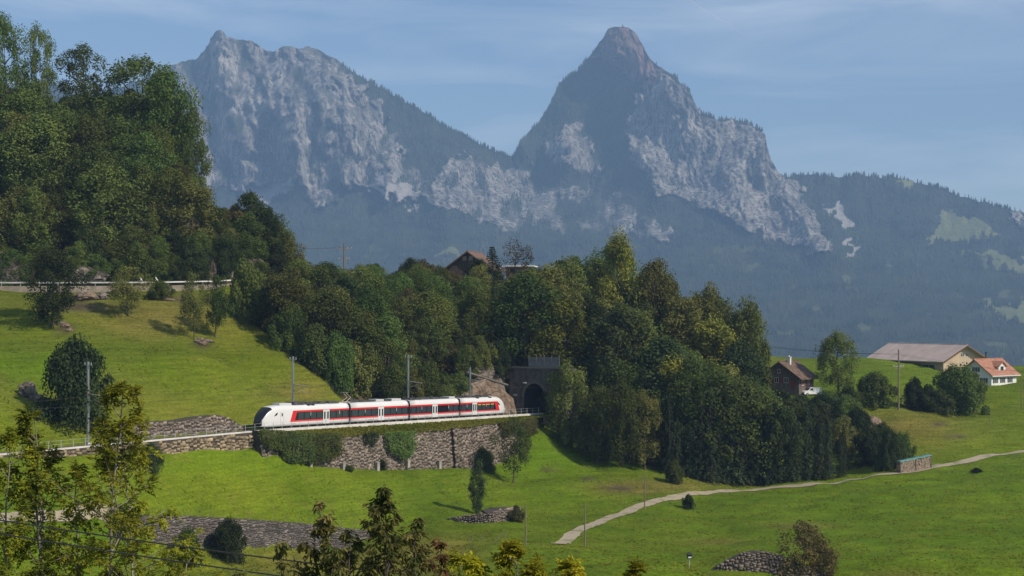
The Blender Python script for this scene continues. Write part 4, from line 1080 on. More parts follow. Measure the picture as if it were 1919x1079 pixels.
M_ws = mat('white_jersey', (.72, .71, .69), .8); M_bs = mat('black_shorts', (.015, .015, .016), .8)
cyclist(265, M_ws, M_bs, 'cyclist in a white top riding behind the bushes on the hill road', 'road bicycle under the cyclist half hidden by the bush', -1)
cyclist(294, M_ws, M_bs, 'cyclist in white top and dark shorts riding clear of the bush', 'road bicycle under the cyclist riding clear of the bush', -1)

# ------------------------------------------------------------------ poles, posts and cables
M_wood = mat('pole_wood', (.15, .115, .085), .9, noise=1.5, col2=(.22, .175, .13), stretch=(4, 4, .4))
def power_pole(v, h, label, arms=((.90, 3.9), (.72, 2.8)), rz=.3):
    r = empty('power_pole', v, rz, label, 'power pole', 'wooden power poles')
    b = MB(); b.tube([(0, 0, -.6), (0, 0, h)], [.22, .15], 10); b.build('pole', M_wood, r)
    for f, w in arms:
        b = MB(); b.box((0, 0, h * f), (w, .14, .16)); b.tube([(-w * .4, 0, h * f), (0, 0, h * f - .7)], .03, 5); b.tube([(w * .4, 0, h * f), (0, 0, h * f - .7)], .03, 5); b.build('crossarm', mat('crossarm', (.30, .28, .25), .8), r)
        for s_ in (-.46, 0.2, .46):
            b = MB(); b.tube([(w * s_, 0, h * f + .08), (w * s_, 0, h * f + .2), (w * s_, 0, h * f + .36)], [.05, .10, .06], 8); b.build('insulator', mat('porcelain', (.55, .54, .5), .3), r)
    return r
q1 = gp(1684, 768); power_pole(q1, 14.0, 'tall wooden power pole with two crossarms standing by the farm hill bushes')
q2 = Vector(((645 - CX) / F * 392, 392, gz((645 - CX) / F * 392, 392))); power_pole(q2, (HY - 455) / F * 392 - q2.z, 'wooden power pole with two pale crossarms rising from the wood on the spur', rz=-.1)
def cable(a, c, sag, r_, label, name='power_cable', group=None):
    b = MB(); a, c = Vector(a), Vector(c)
    b.tube([a.lerp(c, k / 24) - Vector((0, 0, sag * 4 * (k / 24) * (1 - k / 24))) for k in range(25)], r_, 4); return tag(b.build(name, M_iron), label, 'cable', group)
t1 = q1 + Vector((0, 0, 12.9)); t2 = q2 + Vector((0, 0, (HY - 455) / F * 392 - q2.z - 1.0))
for k, s_ in enumerate((-1.0, 1.0)):
    cable(t1 + Vector((s_, 0, 0)), P(1300, 628, 420) + Vector((s_, 0, 0)), 1.2, .030, 'thin cable from the farm power pole towards the woods', group='cables at the farm pole')
    cable(t1 + Vector((s_, 0, 0)), P(2100, 705, 380) + Vector((s_, 0, 0)), 1.2, .030, 'thin cable from the farm power pole across the barn and houses', group='cables beyond the farm pole')
    cable(t2 + Vector((s_, 0, 0)), P(420, 452, 380) + Vector((s_, 0, 0)), 1.0, .028, 'thin cable from the spur power pole to the wooded hill', group='cables at the spur pole')
cable(P(-300, 926, 42), P(1500, 1150, 36), .25, .022, 'upper of two black cables crossing in front of the ash trees'); cable(P(-300, 948, 42), P(1500, 1192, 36), .25, .022, 'lower of two black cables crossing in front of the ash trees')
def thin_pole(px, pyb, pyt, label, r_=.11):
    v = gp(px, pyb); h = (pyb - pyt) / F * v.y; b = MB(); b.tube([(0, 0, -.5), (0, 0, h * .5), (0, 0, h)], [r_, r_ * .9, r_ * .75], 8); b.tube([(0, 0, h), (0, 0, h + .12)], [.06, .03], 8)
    tag(b.build('field_pole', M_wood, None, v), label, 'pole', 'thin dark poles in the fields')
thin_pole(985, 1022, 948, 'thin dark pole standing left of the lower end of the farm path'); thin_pole(1096, 1024, 946, 'thin dark pole on the right verge of the curving farm path'); thin_pole(1208, 956, 888, 'thin dark pole beside the bend of the farm path')
thin_pole(1855, 796, 768, 'short thin post on the slope below the red-roofed house', .07); thin_pole(1914, 768, 702, 'thin dark pole in the bright field beside the red-roofed house')
def post_fence(name, pts, h, label, wires=(.35, .75), r_=.045, M=None):
    r = empty(name, pts[0], 0, label, 'fence'); b = MB(); b.tube([(0, 0, -.3), (0, 0, h)], [r_, r_ * .85], 6); me = b.mesh('post', M or M_wood)
    for p in pts: o = link('post', me, r, p - pts[0]); o.rotation_euler = (rng.uniform(-.06, .06), rng.uniform(-.08, .08), 0)
    for w in wires:
        b = MB(); b.tube([p - pts[0] + Vector((0, 0, w * h)) for p in pts], .008, 4); b.build('wire', M_iron, r)
fpts = []; L_ = 0
for i in range(len(lwz) - 1):
    n_ = max(1, round((lwz[i + 1] - lwz[i]).length / 2.0))
    for k in range(n_): q = lwz[i].lerp(lwz[i + 1], k / n_) + Vector((0, .5, -.05)); fpts.append(q)
post_fence('wire_fence', fpts, 1.15, 'wire fence of thin posts along the top of the grey meadow wall')
post_fence('wire_fence', [gp(px, py) for px, py in ((878, 1016), (884, 1013), (902, 1015), (945, 1018), (947, 1013))], 1.1, 'short stretch of old wire fence below the rubble terrace')
b = MB(); v = gp(922, 1020); b.tube([(0, 0, -.1), (1.65, .4, 1.75)], .06, 6); tag(b.build('leaning_post', M_wood, None, v), 'dark fence post leaning far over below the terrace', 'post')
post_fence('wire_fence', [gp(px, py) for px, py in ((1588, 742), (1606, 741), (1624, 740))], 1.2, 'short pale fence beside the farm tree', M=M_conc)
# small lantern-like marker and hooded sign in the meadow
v = gp(794, 1000); b = MB(); b.tube([(0, 0, -.2), (0, 0, 1.5)], .05, 8); b.box((0, 0, 1.65), (.32, .32, .36)); b.poly([(-.26, -.26, 1.83), (.26, -.26, 1.83), (.26, .26, 1.83), (-.26, .26, 1.83), (0, 0, 2.15)], [(0, 1, 4), (1, 2, 4), (2, 3, 4), (3, 0, 4), (3, 2, 1, 0)])
tag(b.build('lantern_post', mat('weathered_iron', (.10, .10, .10), .7), None, v), 'small grey lantern-topped post in the meadow behind the cherry tree', 'post')
v = gp(1292, 1062); r = empty('hooded_sign', v, .2, 'small dark hooded sign post in the field above the stone bank', 'sign post')
b = MB(); b.tube([(0, 0, -.2), (0, 0, 1.0)], .05, 8); b.build('post', M_galv, r); b = MB(); b.box((0, 0, 1.2), (.55, .30, .5)); b.poly([(-.38, -.25, 1.45), (.38, -.25, 1.45), (.38, .25, 1.45), (-.38, .25, 1.45), (0, 0, 1.8)], [(0, 1, 4), (1, 2, 4), (2, 3, 4), (3, 0, 4), (3, 2, 1, 0)]); b.build('box', mat('sign_black', (.02, .025, .022), .7), r)
b = MB(); b.box((0, -.155, 1.12), (.40, .02, .16)); b.build('plate', mat('sign_white', (.6, .6, .58), .6), r)

# ------------------------------------------------------------------ houses and barn
M_glass = mat('window_glass', (.03, .035, .04), .08, spec=.8)
def tile_mat(name, c1, c2): return mat(name, c1, .9, noise=1.1, col2=c2, bump=.05, bscale=2.5, stretch=(1, 1, 1))
def house(name, loc, rz, W, L, eave, ridge, M_wall, M_roof, label, cat='house', over=.9, ov_g=.8, wins=(), chimney=None, M_frame=None, shutters=None, wall2=None, roof_th=.22, gable_only=False, base=None):
    """local x: along the gable wall 0..W, local y: along the ridge 0..L (y=0 is the gable nearest the viewer)"""
    r = empty(name, loc, rz, label, cat)
    b = MB(); b.prism([(0, 0, -1.5), (W, 0, -1.5), (W, 0, eave), (W / 2, 0, ridge), (0, 0, eave)], (0, L, 0)); b.build('wall', M_wall, r)
    if base: b = MB(); b.box((W / 2, L / 2, base / 2 - .75), (W + .12, L + .12, base + 1.5)); b.build('plinth', M_conc, r)
    sl = (ridge - eave) / (W / 2)
    for s_ in (0, 1):
        X = (lambda x: x) if s_ == 0 else (lambda x: W - x)
        b = MB(); e0 = (X(-over), eave - over * sl); 
        b.prism([(e0[0], -ov_g, e0[1] + .03), (X(W / 2), -ov_g, ridge + .03), (X(W / 2), -ov_g, ridge + .03 + roof_th), (e0[0], -ov_g, e0[1] + .03 + roof_th)], (0, L + 2 * ov_g, 0)); ro = b.build('roof', M_roof, r)
    b = MB(); b.tube([(W / 2, -ov_g - .03, ridge + .27), (W / 2, L + ov_g + .03, ridge + .27)], .14, 8); b.build('ridge_cap', M_roof, r)
    b = MB()
    for s_ in (0, 1):
        X = (lambda x: x) if s_ == 0 else (lambda x: W - x)
        b.prism([(X(-over), -ov_g - .06, eave - over * sl - .1), (X(W / 2), -ov_g - .06, ridge - .1), (X(W / 2), -ov_g - .06, ridge + .22), (X(-over), -ov_g - .06, eave - over * sl + .22)], (0, .055, 0))
    vb = b.build('bargeboard', mat('verge_board', (.14, .085, .055), .8), r)
    for face, a, z0, w, h in wins:
        f = (M_frame or mat('frame_white', (.65, .64, .6), .6)); b = MB(); g = MB(); sh = MB()
        if face == 'gable': T = lambda u, z, d: (u, -d, z)
        elif face == 'gable_back': T = lambda u, z, d: (u, L + d, z)
        elif face == 'right': T = lambda u, z, d: (W + d, u, z)
        else: T = lambda u, z, d: (-d, u, z)
        def pl(B, u0, u1, z_0, z_1, d0, d1):
            vs = [T(u, z, d) for u in (u0, u1) for z in (z_0, z_1) for d in (d0, d1)]; B.poly(vs, [(0, 1, 3, 2), (4, 6, 7, 5), (0, 4, 5, 1), (2, 3, 7, 6), (0, 2, 6, 4), (1, 5, 7, 3)])
        for u0, u1, z_0, z_1 in ((a - .09, a, z0 - .09, z0 + h + .09), (a + w, a + w + .09, z0 - .09, z0 + h + .09), (a, a + w, z0 - .09, z0), (a, a + w, z0 + h, z0 + h + .09), (a + w / 2 - .035, a + w / 2 + .035, z0, z0 + h)): pl(b, u0, u1, z_0, z_1, -.02, .07)
        wo_ = b.build('window', f, r); pl(g, a, a + w, z0, z0 + h, -.02, .025); g.build('pane', M_glass, wo_)
        if shutters:
            for u0, u1 in ((a - .09 - w * .5, a - .1), (a + w + .1, a + w + .09 + w * .5)):
                q = MB(); pl(q, u0, u1, z0 - .05, z0 + h + .05, .0, .06); q.build('shutter', shutters, wo_)
    if chimney:
        cx_, cy_, cw, ch, cm_ = chimney; b = MB(); zb = ridge - abs(cx_ - W / 2) * sl
        b.box((cx_, cy_, zb + ch / 2 - .5), (cw, cw, ch + 1.)); b.box((cx_, cy_, zb + ch + .08), (cw + .2, cw + .2, .16)); b.tube([(cx_, cy_, zb + ch + .16), (cx_, cy_, zb + ch + .55)], [.16, .13], 8); b.build('chimney', cm_, r)
    return r
M_oldroof = tile_mat('old_brown_tiles', (.075, .05, .036), (.17, .11, .075)); M_newroof = tile_mat('orange_tiles', (.30, .135, .085), (.40, .20, .13))
M_barnroof = mat('barn_roof', (.42, .33, .285), .75, noise=.25, col2=(.50, .40, .35)); M_darkwood = mat('dark_boards', (.050, .036, .026), .9, noise=1.2, col2=(.095, .070, .050), stretch=(3, 3, .3))
M_greywood = mat('weathered_boards', (.10, .08, .065), .9, noise=1.2, col2=(.17, .14, .115), stretch=(3, 3, .3)); M_palewood = mat('new_spruce_boards', (.46, .35, .24), .85, noise=.8, col2=(.56, .44, .31), stretch=(3, 3, .25))
M_plaster = mat('white_plaster', (.66, .66, .62), .9, noise=.4, col2=(.74, .74, .70)); M_redsh = mat('red_shutter', (.22, .03, .025), .7); M_darkgr = mat('grey_green_shutter', (.05, .07, .06), .7)
M_chim = mat('chimney_white', (.62, .60, .56), .9)
# farmhouse half behind the trees
v = P(1428, 737, 391); v.z = gz(v.x, v.y) - .1
fh = house('farmhouse', v, rad(-34), 9.6, 8.6, 3.0, 6.3, M_greywood, M_oldroof, 'old brown farmhouse with red shutters and white chimney beside the white van', over=1.2, ov_g=1.1, wins=(('gable', 3.3, 1.5, 1.0, 1.1), ('gable', 5.8, 1.5, 1.0, 1.1), ('gable', 4.1, 3.8, .8, .8), ('right', 1.6, .9, 1.1, 1.2), ('right', 5.0, .9, 1.1, 1.2)), chimney=(5.6, 3.2, .8, 1.7, M_chim), shutters=M_redsh)
b = MB(); b.prism([(W_, -.05, z_) for W_, z_ in ((7.6, 0), (8.7, 0), (8.7, 2.1), (7.6, 2.1))], (0, -.06, 0)); b.build('door', M_redsh, fh)
# barn
ba, bb2 = P(1768, 703, 452), P(1626, 692, 482)
rzb = math.atan2(bb2.y - ba.y, bb2.x - ba.x) - math.pi / 2
ba.z = gz(ba.x, ba.y) - .3
barn = house('barn', ba, rzb, 14.5, 31, 3.6, 7.4, M_palewood, M_barnroof, 'long new barn with pale boards and a wide grey-pink roof', cat='barn', over=1.6, ov_g=1.6, wins=(('gable', 6.2, 4.4, 1.1, .9), ('gable', 7.9, 4.4, 1.1, .9), ('left', 3.5, .9, 5.0, 1.1), ('left', 12, .9, 6.0, 1.1)), roof_th=.25)
for k in range(9):
    b = MB(); y = -1.5 + k * 4.2; sl_ = 3.8 / 7.25
    b.prism([(-1.6, y, 3.6 - 1.6 * sl_ + .29), (7.25, y, 7.4 + .29), (7.25, y, 7.4 + .37), (-1.6, y, 3.6 - 1.6 * sl_ + .37)], (0, .10, 0)); b.build('roof_seam', M_barnroof, barn)
# red-roofed house with a dormer
v = P(1852, 724, 428); v.z = gz(v.x, v.y) - .1
rh = house('white_house', v, rad(-48) + math.pi / 2 * 0, 10.4, 10.5, 2.6, 6.4, M_plaster, M_newroof, 'white house with orange tiled roof, dormer and dark flue beside the pale barn', over=.8, ov_g=.7, wins=(('gable', 1.8, .9, 1.0, 1.2), ('gable', 4.0, .9, .9, 1.2), ('gable', 6.8, .9, 1.6, 1.2), ('gable', 4.2, 3.6, .9, 1.0)), shutters=M_darkgr) if False else None
def corner_house():
    W, L, e, rdg = 9.6, 11.5, 3.3, 6.9
    v = P(1858, 722, 424); v.z = gz(v.x, v.y) - .15
    # gable wall runs from the near corner back to the left, eave wall to the right
    rz = rad(40)
    r = empty('white_house', v, rz, 'white house with orange tiled roof, dormer and dark flue beside the pale barn', 'house')
    # local x: along the eave (ridge) to the right, local y: along the gable, away
    b = MB(); b.prism([(0, 0, -1.5), (0, W, -1.5), (0, W, e), (0, W / 2, rdg), (0, 0, e)], (L, 0, 0)); b.build('wall', M_plaster, r)
    sl = (rdg - e) / (W / 2); ov = .8; og = .8
    for s_ in (0, 1):
        Y = (lambda y: y) if s_ == 0 else (lambda y: W - y); b = MB()
        b.prism([(-og, Y(-ov), e - ov * sl + .03), (-og, Y(W / 2), rdg + .03), (-og, Y(W / 2), rdg + .27), (-og, Y(-ov), e - ov * sl + .27)], (L + 2 * og, 0, 0)); b.build('roof', M_newroof, r)
    b = MB(); b.tube([(-og, W / 2, rdg + .28), (L + og, W / 2, rdg + .28)], .14, 8); b.build('ridge_cap', M_newroof, r)
    b = MB(); b.box((L / 2, -ov - .06, e - ov * sl + .10), (L + 2 * og, .10, .22)); b.build('gutter', mat('frame_white', (.65, .64, .6), .6), r)
    def win(face, a, z, w, h):
        b = MB(); g = MB()
        T = (lambda u, zz, d: (u, -d, zz)) if face == 'eave' else (lambda u, zz, d: (-d, u, zz))
        def pl(B, u0, u1, z0, z1, d0, d1): B.poly([T(u, zz, d) for u in (u0, u1) for zz in (z0, z1) for d in (d0, d1)], [(0, 1, 3, 2), (4, 6, 7, 5), (0, 4, 5, 1), (2, 3, 7, 6), (0, 2, 6, 4), (1, 5, 7, 3)])
        for q in ((a - .08, a, z, z + h), (a + w, a + w + .08, z, z + h), (a, a + w, z - .08, z), (a, a + w, z + h, z + h + .08), (a + w / 2 - .03, a + w / 2 + .03, z, z + h)): pl(b, *q, -.02, .06)
        wo_ = b.build('window', mat('frame_white', (.65, .64, .6), .6), r); pl(g, a, a + w, z, z + h, -.02, .02); g.build('pane', M_glass, wo_)
        for u0, u1 in ((a - .65, a - .1), (a + w + .1, a + w + .65)): q = MB(); pl(q, u0, u1, z - .04, z + h + .04, 0, .05); q.build('shutter', M_darkgr, wo_)
    for a in (1.3, 4.6, 8.0): win('eave', a, 1.0, 1.0, 1.25)
    for a in (1.8, 5.2): win('gable', a, 1.0, 1.0, 1.25)
    win('gable', 4.2, 3.9, 1.0, 1.1)
    d = empty_part = MB(); x0, x1, y0, y1 = 4.6, 7.8, .9, 4.6; zf = e + y0 * sl; ze = zf + 1.35
    d.prism([(x0, y0, zf - .2), (x1, y0, zf - .2), (x1, y0, ze), ((x0 + x1) / 2, y0, ze + 1.1), (x0, y0, ze)], (0, y1 - y0, 0)); dm = d.build('dormer', M_plaster, r)
    for s_ in (0, 1):
        X = (lambda x: x) if s_ == 0 else (lambda x: x0 + x1 - x); q = MB(); m_x = (x0 + x1) / 2
        q.prism([(X(x0 - .4), y0 - .4, ze - .28), (X(m_x), y0 - .4, ze + 1.12), (X(m_x), y0 - .4, ze + 1.3), (X(x0 - .4), y0 - .4, ze - .1)], (0, y1 - y0 + .4, 0)); q.build('dormer_roof', M_newroof, dm)
    q = MB(); q.box(((x0 + x1) / 2, y0 - .02, zf + .75), (1.3, .06, 1.0)); q.build('dormer_window', M_glass, dm)
    q = MB(); q.tube([(5.2, W / 2 + .3, rdg - .3), (5.2, W / 2 + .3, rdg + 1.9)], .22, 8); q.tube([(5.2, W / 2 + .3, rdg + 1.9), (5.2, W / 2 + .3, rdg + 2.1)], .30, 8); q.build('flue', mat('flue_dark', (.06, .055, .05), .6), r)
corner_house()
# chalet on the spur and the flat roof behind it
v = P(838, 505, 398); gzv = gz(v.x, v.y); 
house('chalet', Vector((v.x, v.y, min(gzv, 9.0) - .2)), rad(-14), 10.6, 12, (HY - 500) / F * 398 - min(gzv, 9.0), (HY - 470) / F * 398 - min(gzv, 9.0) - .1, M_darkwood, tile_mat('chalet_tiles', (.12, .075, .055), (.18, .115, .085)), 'dark timber chalet gable poking above the treetops on the spur', over=1.2, ov_g=1.0, wins=(('gable', 4.0, (HY - 486) / F * 398 - min(gzv, 9.0), .8, .9), ('gable', 5.6, (HY - 486) / F * 398 - min(gzv, 9.0), .8, .9)), M_frame=mat('chalet_frame', (.30, .24, .2), .8))
v = P(950, 522, 408); gzv = gz(v.x, v.y)
r = empty('flat_roofed_annex', Vector((v.x, v.y, gzv)), rad(-8), 'low annex with a thin white roof edge behind the bare tree', 'building')
hh_ = (HY - 499) / F * 408 - gzv
b = MB(); b.box((3.0, 3, hh_ / 2 - .7), (6.4, 6, hh_ + 1.2)); b.build('wall', mat('annex_wall', (.34, .22, .15), .9, noise=.8, col2=(.42, .28, .2)), r)
b = MB(); b.box((3.0, 2.6, hh_ + .05), (8.0, 8, .28)); b.build('roof', mat('roof_white', (.72, .70, .68), .6), r)
b = MB(); b.box((2.0, -.02, hh_ - 1.1), (2.4, .08, 1.1)); b.build('window', M_glass, r)

# ------------------------------------------------------------------ white van
v = gp(1504, 741, 360); rv = math.atan2(.55, .83)
van = empty('van', v, rad(20), 'white panel van parked in front of the old farmhouse', 'van')
M_van = mat('van_white', (.74, .74, .73), .3, spec=.5); M_tyre = mat('tyre', (.02, .02, .02), .9)
sidep = [(0, .35), (.05, .85), (.25, 1.02), (1.05, 1.18), (1.75, 1.82), (2.1, 1.93), (4.55, 1.90), (4.7, 1.75), (4.75, .40), (4.5, .32), (.3, .30)]
b = MB(); b.prism([(x, -.86, z) for x, z in sidep], (0, 1.72, 0)); b.build('body', M_van, van)
for s_ in (-1, 1):
    b = MB(); b.prism([(x, s_ * .862, z) for x, z in ((1.35, 1.22), (2.35, 1.22), (2.35, 1.72), (1.88, 1.72))], (0, s_ * .015, 0)); b.build('side_window', M_glass, van)
    b = MB(); b.prism([(x, s_ * .862, z) for x, z in ((2.42, .45), (2.45, .45), (2.45, 1.75), (2.42, 1.75))], (0, s_ * .008, 0)); b.build('door_seam', M_seam, van)
    b = MB(); b.box((.12, s_ * .66, .78), (.16, .3, .18)); b.build('headlight', mat('lamp_glass', (.75, .75, .72), .1), van)
    for x in (.85, 3.8):
        b = MB(); b.prism([(x + .32 * math.cos(a), s_ * .70, .32 + .32 * math.sin(a)) for a in np.linspace(0, 2 * math.pi, 17)[:-1]], (0, s_ * .20, 0)); w_ = b.build('wheel', M_tyre, van)
        b = MB(); b.prism([(x + .19 * math.cos(a), s_ * .902, .32 + .19 * math.sin(a)) for a in np.linspace(0, 2 * math.pi, 13)[:-1]], (0, s_ * .012, 0)); b.build('rim', mat('rim', (.4, .4, .4), .4, .5), w_)
b = MB(); b.prism([(1.09, -.74, 1.23), (1.72, -.66, 1.81), (1.72, .66, 1.81), (1.09, .74, 1.23)], (-.03, 0, .03)); b.build('windscreen', M_glass, van)
b = MB(); b.box((-.02, 0, .48), (.16, 1.6, .26)); b.build('bumper', mat('bumper_grey', (.12, .12, .12), .7), van)

# ------------------------------------------------------------------ woodpile with a green sheet
p0, p1 = gp(1687, 887), gp(1745, 878)
wd = (p1 - p0); wd.z = 0; Lw = wd.length; hz = math.atan2(wd.y, wd.x)
wp = empty('woodpile', p0, hz, 'long stacked woodpile under a green sheet beside the farm path', 'woodpile')
b = MB(); r_ = random.Random(5); zt = lambda x: 2.3 + .35 * x / Lw
zz = .06
k = 0
dz = (p1.z - p0.z) / Lw
while zz < 2.6:
    x = .1 + (.12 if k % 2 else 0)
    while x < Lw:
        if zz < zt(x): 
            rr = r_.uniform(.09, .15); off = r_.uniform(-.06, .06)
            b.prism([(x + rr * math.cos(a), off, zz + dz * x + rr * math.sin(a)) for a in np.linspace(0, 2 * math.pi, 8)[:-1]], (0, 1.1, 0), r_.choice((0, 0, 1)))
        x += .25
    zz += .215; k += 1
lg = b.build('logs', [mat('log_end', (.26, .19, .13), .9, noise=3., col2=(.38, .30, .22)), mat('log_end_grey', (.16, .13, .11), .9)], wp); lg['kind'] = 'stuff'
b = MB(); n_ = 14; V = []
for i in range(n_ + 1):
    x = -.15 + (Lw + .3) * i / n_; z = zt(max(0, x)) + dz * x + .12 + .05 * math.sin(i * 1.7)
    for y, dzz in ((-.16, -.22 - .06 * math.sin(i * 2.2)), (-.12, 0), (.5, .05), (1.2, .02), (1.24, -.25)): V.append((x, y, z + dzz))
b.poly(V, [(i * 5 + j, i * 5 + j + 1, (i + 1) * 5 + j + 1, (i + 1) * 5 + j) for i in range(n_) for j in range(4)])
b.build('cover_sheet', mat('green_sheet', (.05, .15, .13), .5, noise=1., col2=(.09, .21, .18)), wp, smooth=True)
for x in (.02, Lw / 2, Lw - .05): b = MB(); b.box((x, -.12, 1.2 + dz * x), (.10, .10, 2.6)); b.build('stake', M_wood, wp)

# ------------------------------------------------------------------ loose rocks
def boulder(px, py, sx, sy, sz, label, seed, M=None, v=None, name='boulder', rz=0.):
    v = v or gp(px, py); bm = bmesh.new(); bmesh.ops.create_icosphere(bm, subdivisions=4, radius=1)
    for q in bm.verts:
        c = q.co.copy(); q.co *= 1 + .30 * mnoise.fractal(c * 1.1 + Vector((seed, 0, 0)), 1., 2., 4) - .12 * mnoise.ridged_multi_fractal(c * 2.2 + Vector((0, seed, 0)), 1., 2., 3, 1., 2.)
        q.co = Vector((q.co.x * sx, q.co.y * sy, q.co.z * sz))
    me = bpy.data.meshes.new(name); bm.to_mesh(me); bm.free(); me.materials.append(M or M_rock)
    return tag(link(name, me, None, v + Vector((0, 0, sz * .35)), (0, 0, rz)), label, 'rock')
boulder(52, 742, 1.6, 1.4, 1.7, 'grey boulder lying on the slope left of the dark round bush', 3.)
boulder(68, 752, 1.5, 1.2, .8, 'low slab of rock beside the grey boulder', 5.)
boulder(25, 528, 3.2, 2.5, 4.2, 'brown rock outcrop above the far left end of the hill road', 8., v=P(8, 524, 331))
boulder(160, 520, 4.6, 2.5, 2.4, 'grey rounded outcrop above the hill road beside the large bush', 9., v=P(162, 527, 334))
boulder(60, 520, 2.0, 2.0, 2.6, 'small brown outcrop above the hill road between two bushes', 12., v=P(45, 524, 333))
boulder(397, 515, 1.2, 1.5, 3.6, 'narrow tan rock spike above the hill road', 14., M_rock_tan, v=P(397, 526, 344))
boulder(425, 515, 1.6, 1.6, 3.0, 'leaning grey crag above the hill road by the tan spike', 16., v=P(426, 524, 347))
boulder(468, 508, 3.6, 2.4, 2.6, 'broad pale crag above the bend of the hill road', 18., v=P(470, 512, 352))
boulder(155, 560, 2.8, 1.6, 1.2, 'tan rock under the hill road beside the large bush', 20., M_rock_tan, v=gp(160, 562))
boulder(188, 556, 1.8, 1.4, 1.0, 'pale rock under the hill road pier', 22., v=gp(190, 560))
boulder(1640, 790, 2.2, 2.0, 1.9, 'rusty brown rock at the top of the slope by the wood edge', 24., M_rock_tan, v=gp(1634, 800))
for i, (px, py) in enumerate(((370, 642), (379, 646), (388, 640), (376, 638), (309, 560), (316, 564), (305, 556), (122, 612), (114, 606), (130, 620), (352, 1028))):
    boulder(px, py, .7 + .3 * (i % 3), .6, .35 + .1 * (i % 2), ('small pale stone in the rubble at the foot of the slope trees' if i < 4 else 'small stone on the grass just below the hill road' if i < 7 else 'small brown stone on the bank by the large bush' if i < 10 else 'pale stone at the foot of the grey meadow wall'), 30. + i, M_rock_tan if i % 2 else M_rock, name='stone')['group'] = ('rubble under the slope trees' if i < 4 else 'stones below the road' if i < 7 else 'stones on the bank' if i < 10 else 'stones by the wall')
# contrail high above
cb = MB(); A_, B_ = P(1240, -30, 42000), P(1395, 66, 42000)
cb.tube([A_.lerp(B_, k / 10) for k in range(11)], [30, 34, 34, 32, 32, 30, 26, 24, 20, 14, 4], 8)
mc = bpy.data.materials.new('contrail'); mc.use_nodes = True; n_, l_ = mc.node_tree.nodes, mc.node_tree.links
tr = n_.new('ShaderNodeBsdfTransparent'); ms = n_.new('ShaderNodeMixShader'); n_['Principled BSDF'].inputs['Base Color'].default_value = (.9, .9, .9, 1); n_['Principled BSDF'].inputs['Roughness'].default_value = 1
ms.inputs['Fac'].default_value = .16; l_.new(tr.outputs[0], ms.inputs[1]); l_.new(n_['Principled BSDF'].outputs[0], ms.inputs[2]); l_.new(ms.outputs[0], n_['Material Output'].inputs['Surface'])
tag(cb.build('contrail', mc), 'faint white contrail high in the sky right of the great peak', 'contrail')
# ------------------------------------------------------------------ vegetation
def leaf_mat(name, c1, c2, hue=.03, trans=.30, noise=.35):
    return mat(name, c1, .75, spec=.10, noise=noise, col2=c2, random_hue=hue, trans=trans, detail=3, ramp=(.35, .65))
L_mid = leaf_mat('leaves_mid', (0.070, 0.100, 0.023), (0.110, 0.148, 0.030))
L_olive = leaf_mat('leaves_olive', (0.088, 0.104, 0.026), (0.144, 0.156, 0.035))
L_dark = leaf_mat('leaves_dark', (0.033, 0.049, 0.017), (0.056, 0.076, 0.023), .02)
L_rust = leaf_mat('leaves_rust', (0.096, 0.081, 0.028), (0.151, 0.118, 0.039), .02)
L_yel = leaf_mat('leaves_bright', (0.111, 0.124, 0.021), (0.215, 0.208, 0.029), .015)
L_con = leaf_mat('needles', (0.022, 0.036, 0.017), (0.058, 0.075, 0.027), .02, .12)
M_bark = mat('bark', (.055, .045, .036), .95, noise=3., col2=(.11, .095, .08), stretch=(3, 3, .5))
M_barkpale = mat('pale_bark', (.16, .14, .115), .9, noise=3., col2=(.27, .24, .20), stretch=(3, 3, .6))

def leaf_quads(cen, nor, size, asp, R):
    """one leaf clump per centre: a bent quad facing roughly along nor; arrays (n,3)"""
    n = len(cen); rnd = R.normal(size=(n, 3)); a = np.cross(nor, rnd); a /= np.linalg.norm(a, axis=1)[:, None] + 1e-9; b = np.cross(nor, a)
    s = size * R.uniform(.6, 1.4, n); a = a * (s * asp)[:, None]; b = b * s[:, None]
    v = np.empty((n, 4, 3)); v[:, 0] = cen - a * .5; v[:, 1] = cen - b * .5 + nor * (.15 * s)[:, None]; v[:, 2] = cen + a * .5; v[:, 3] = cen + b * .5 + nor * (.15 * s)[:, None]
    return v
def quads_mesh(name, v, M):
    n = len(v); return mesh_np(name, v.reshape(-1, 3), np.arange(n * 4).reshape(n, 4), M)

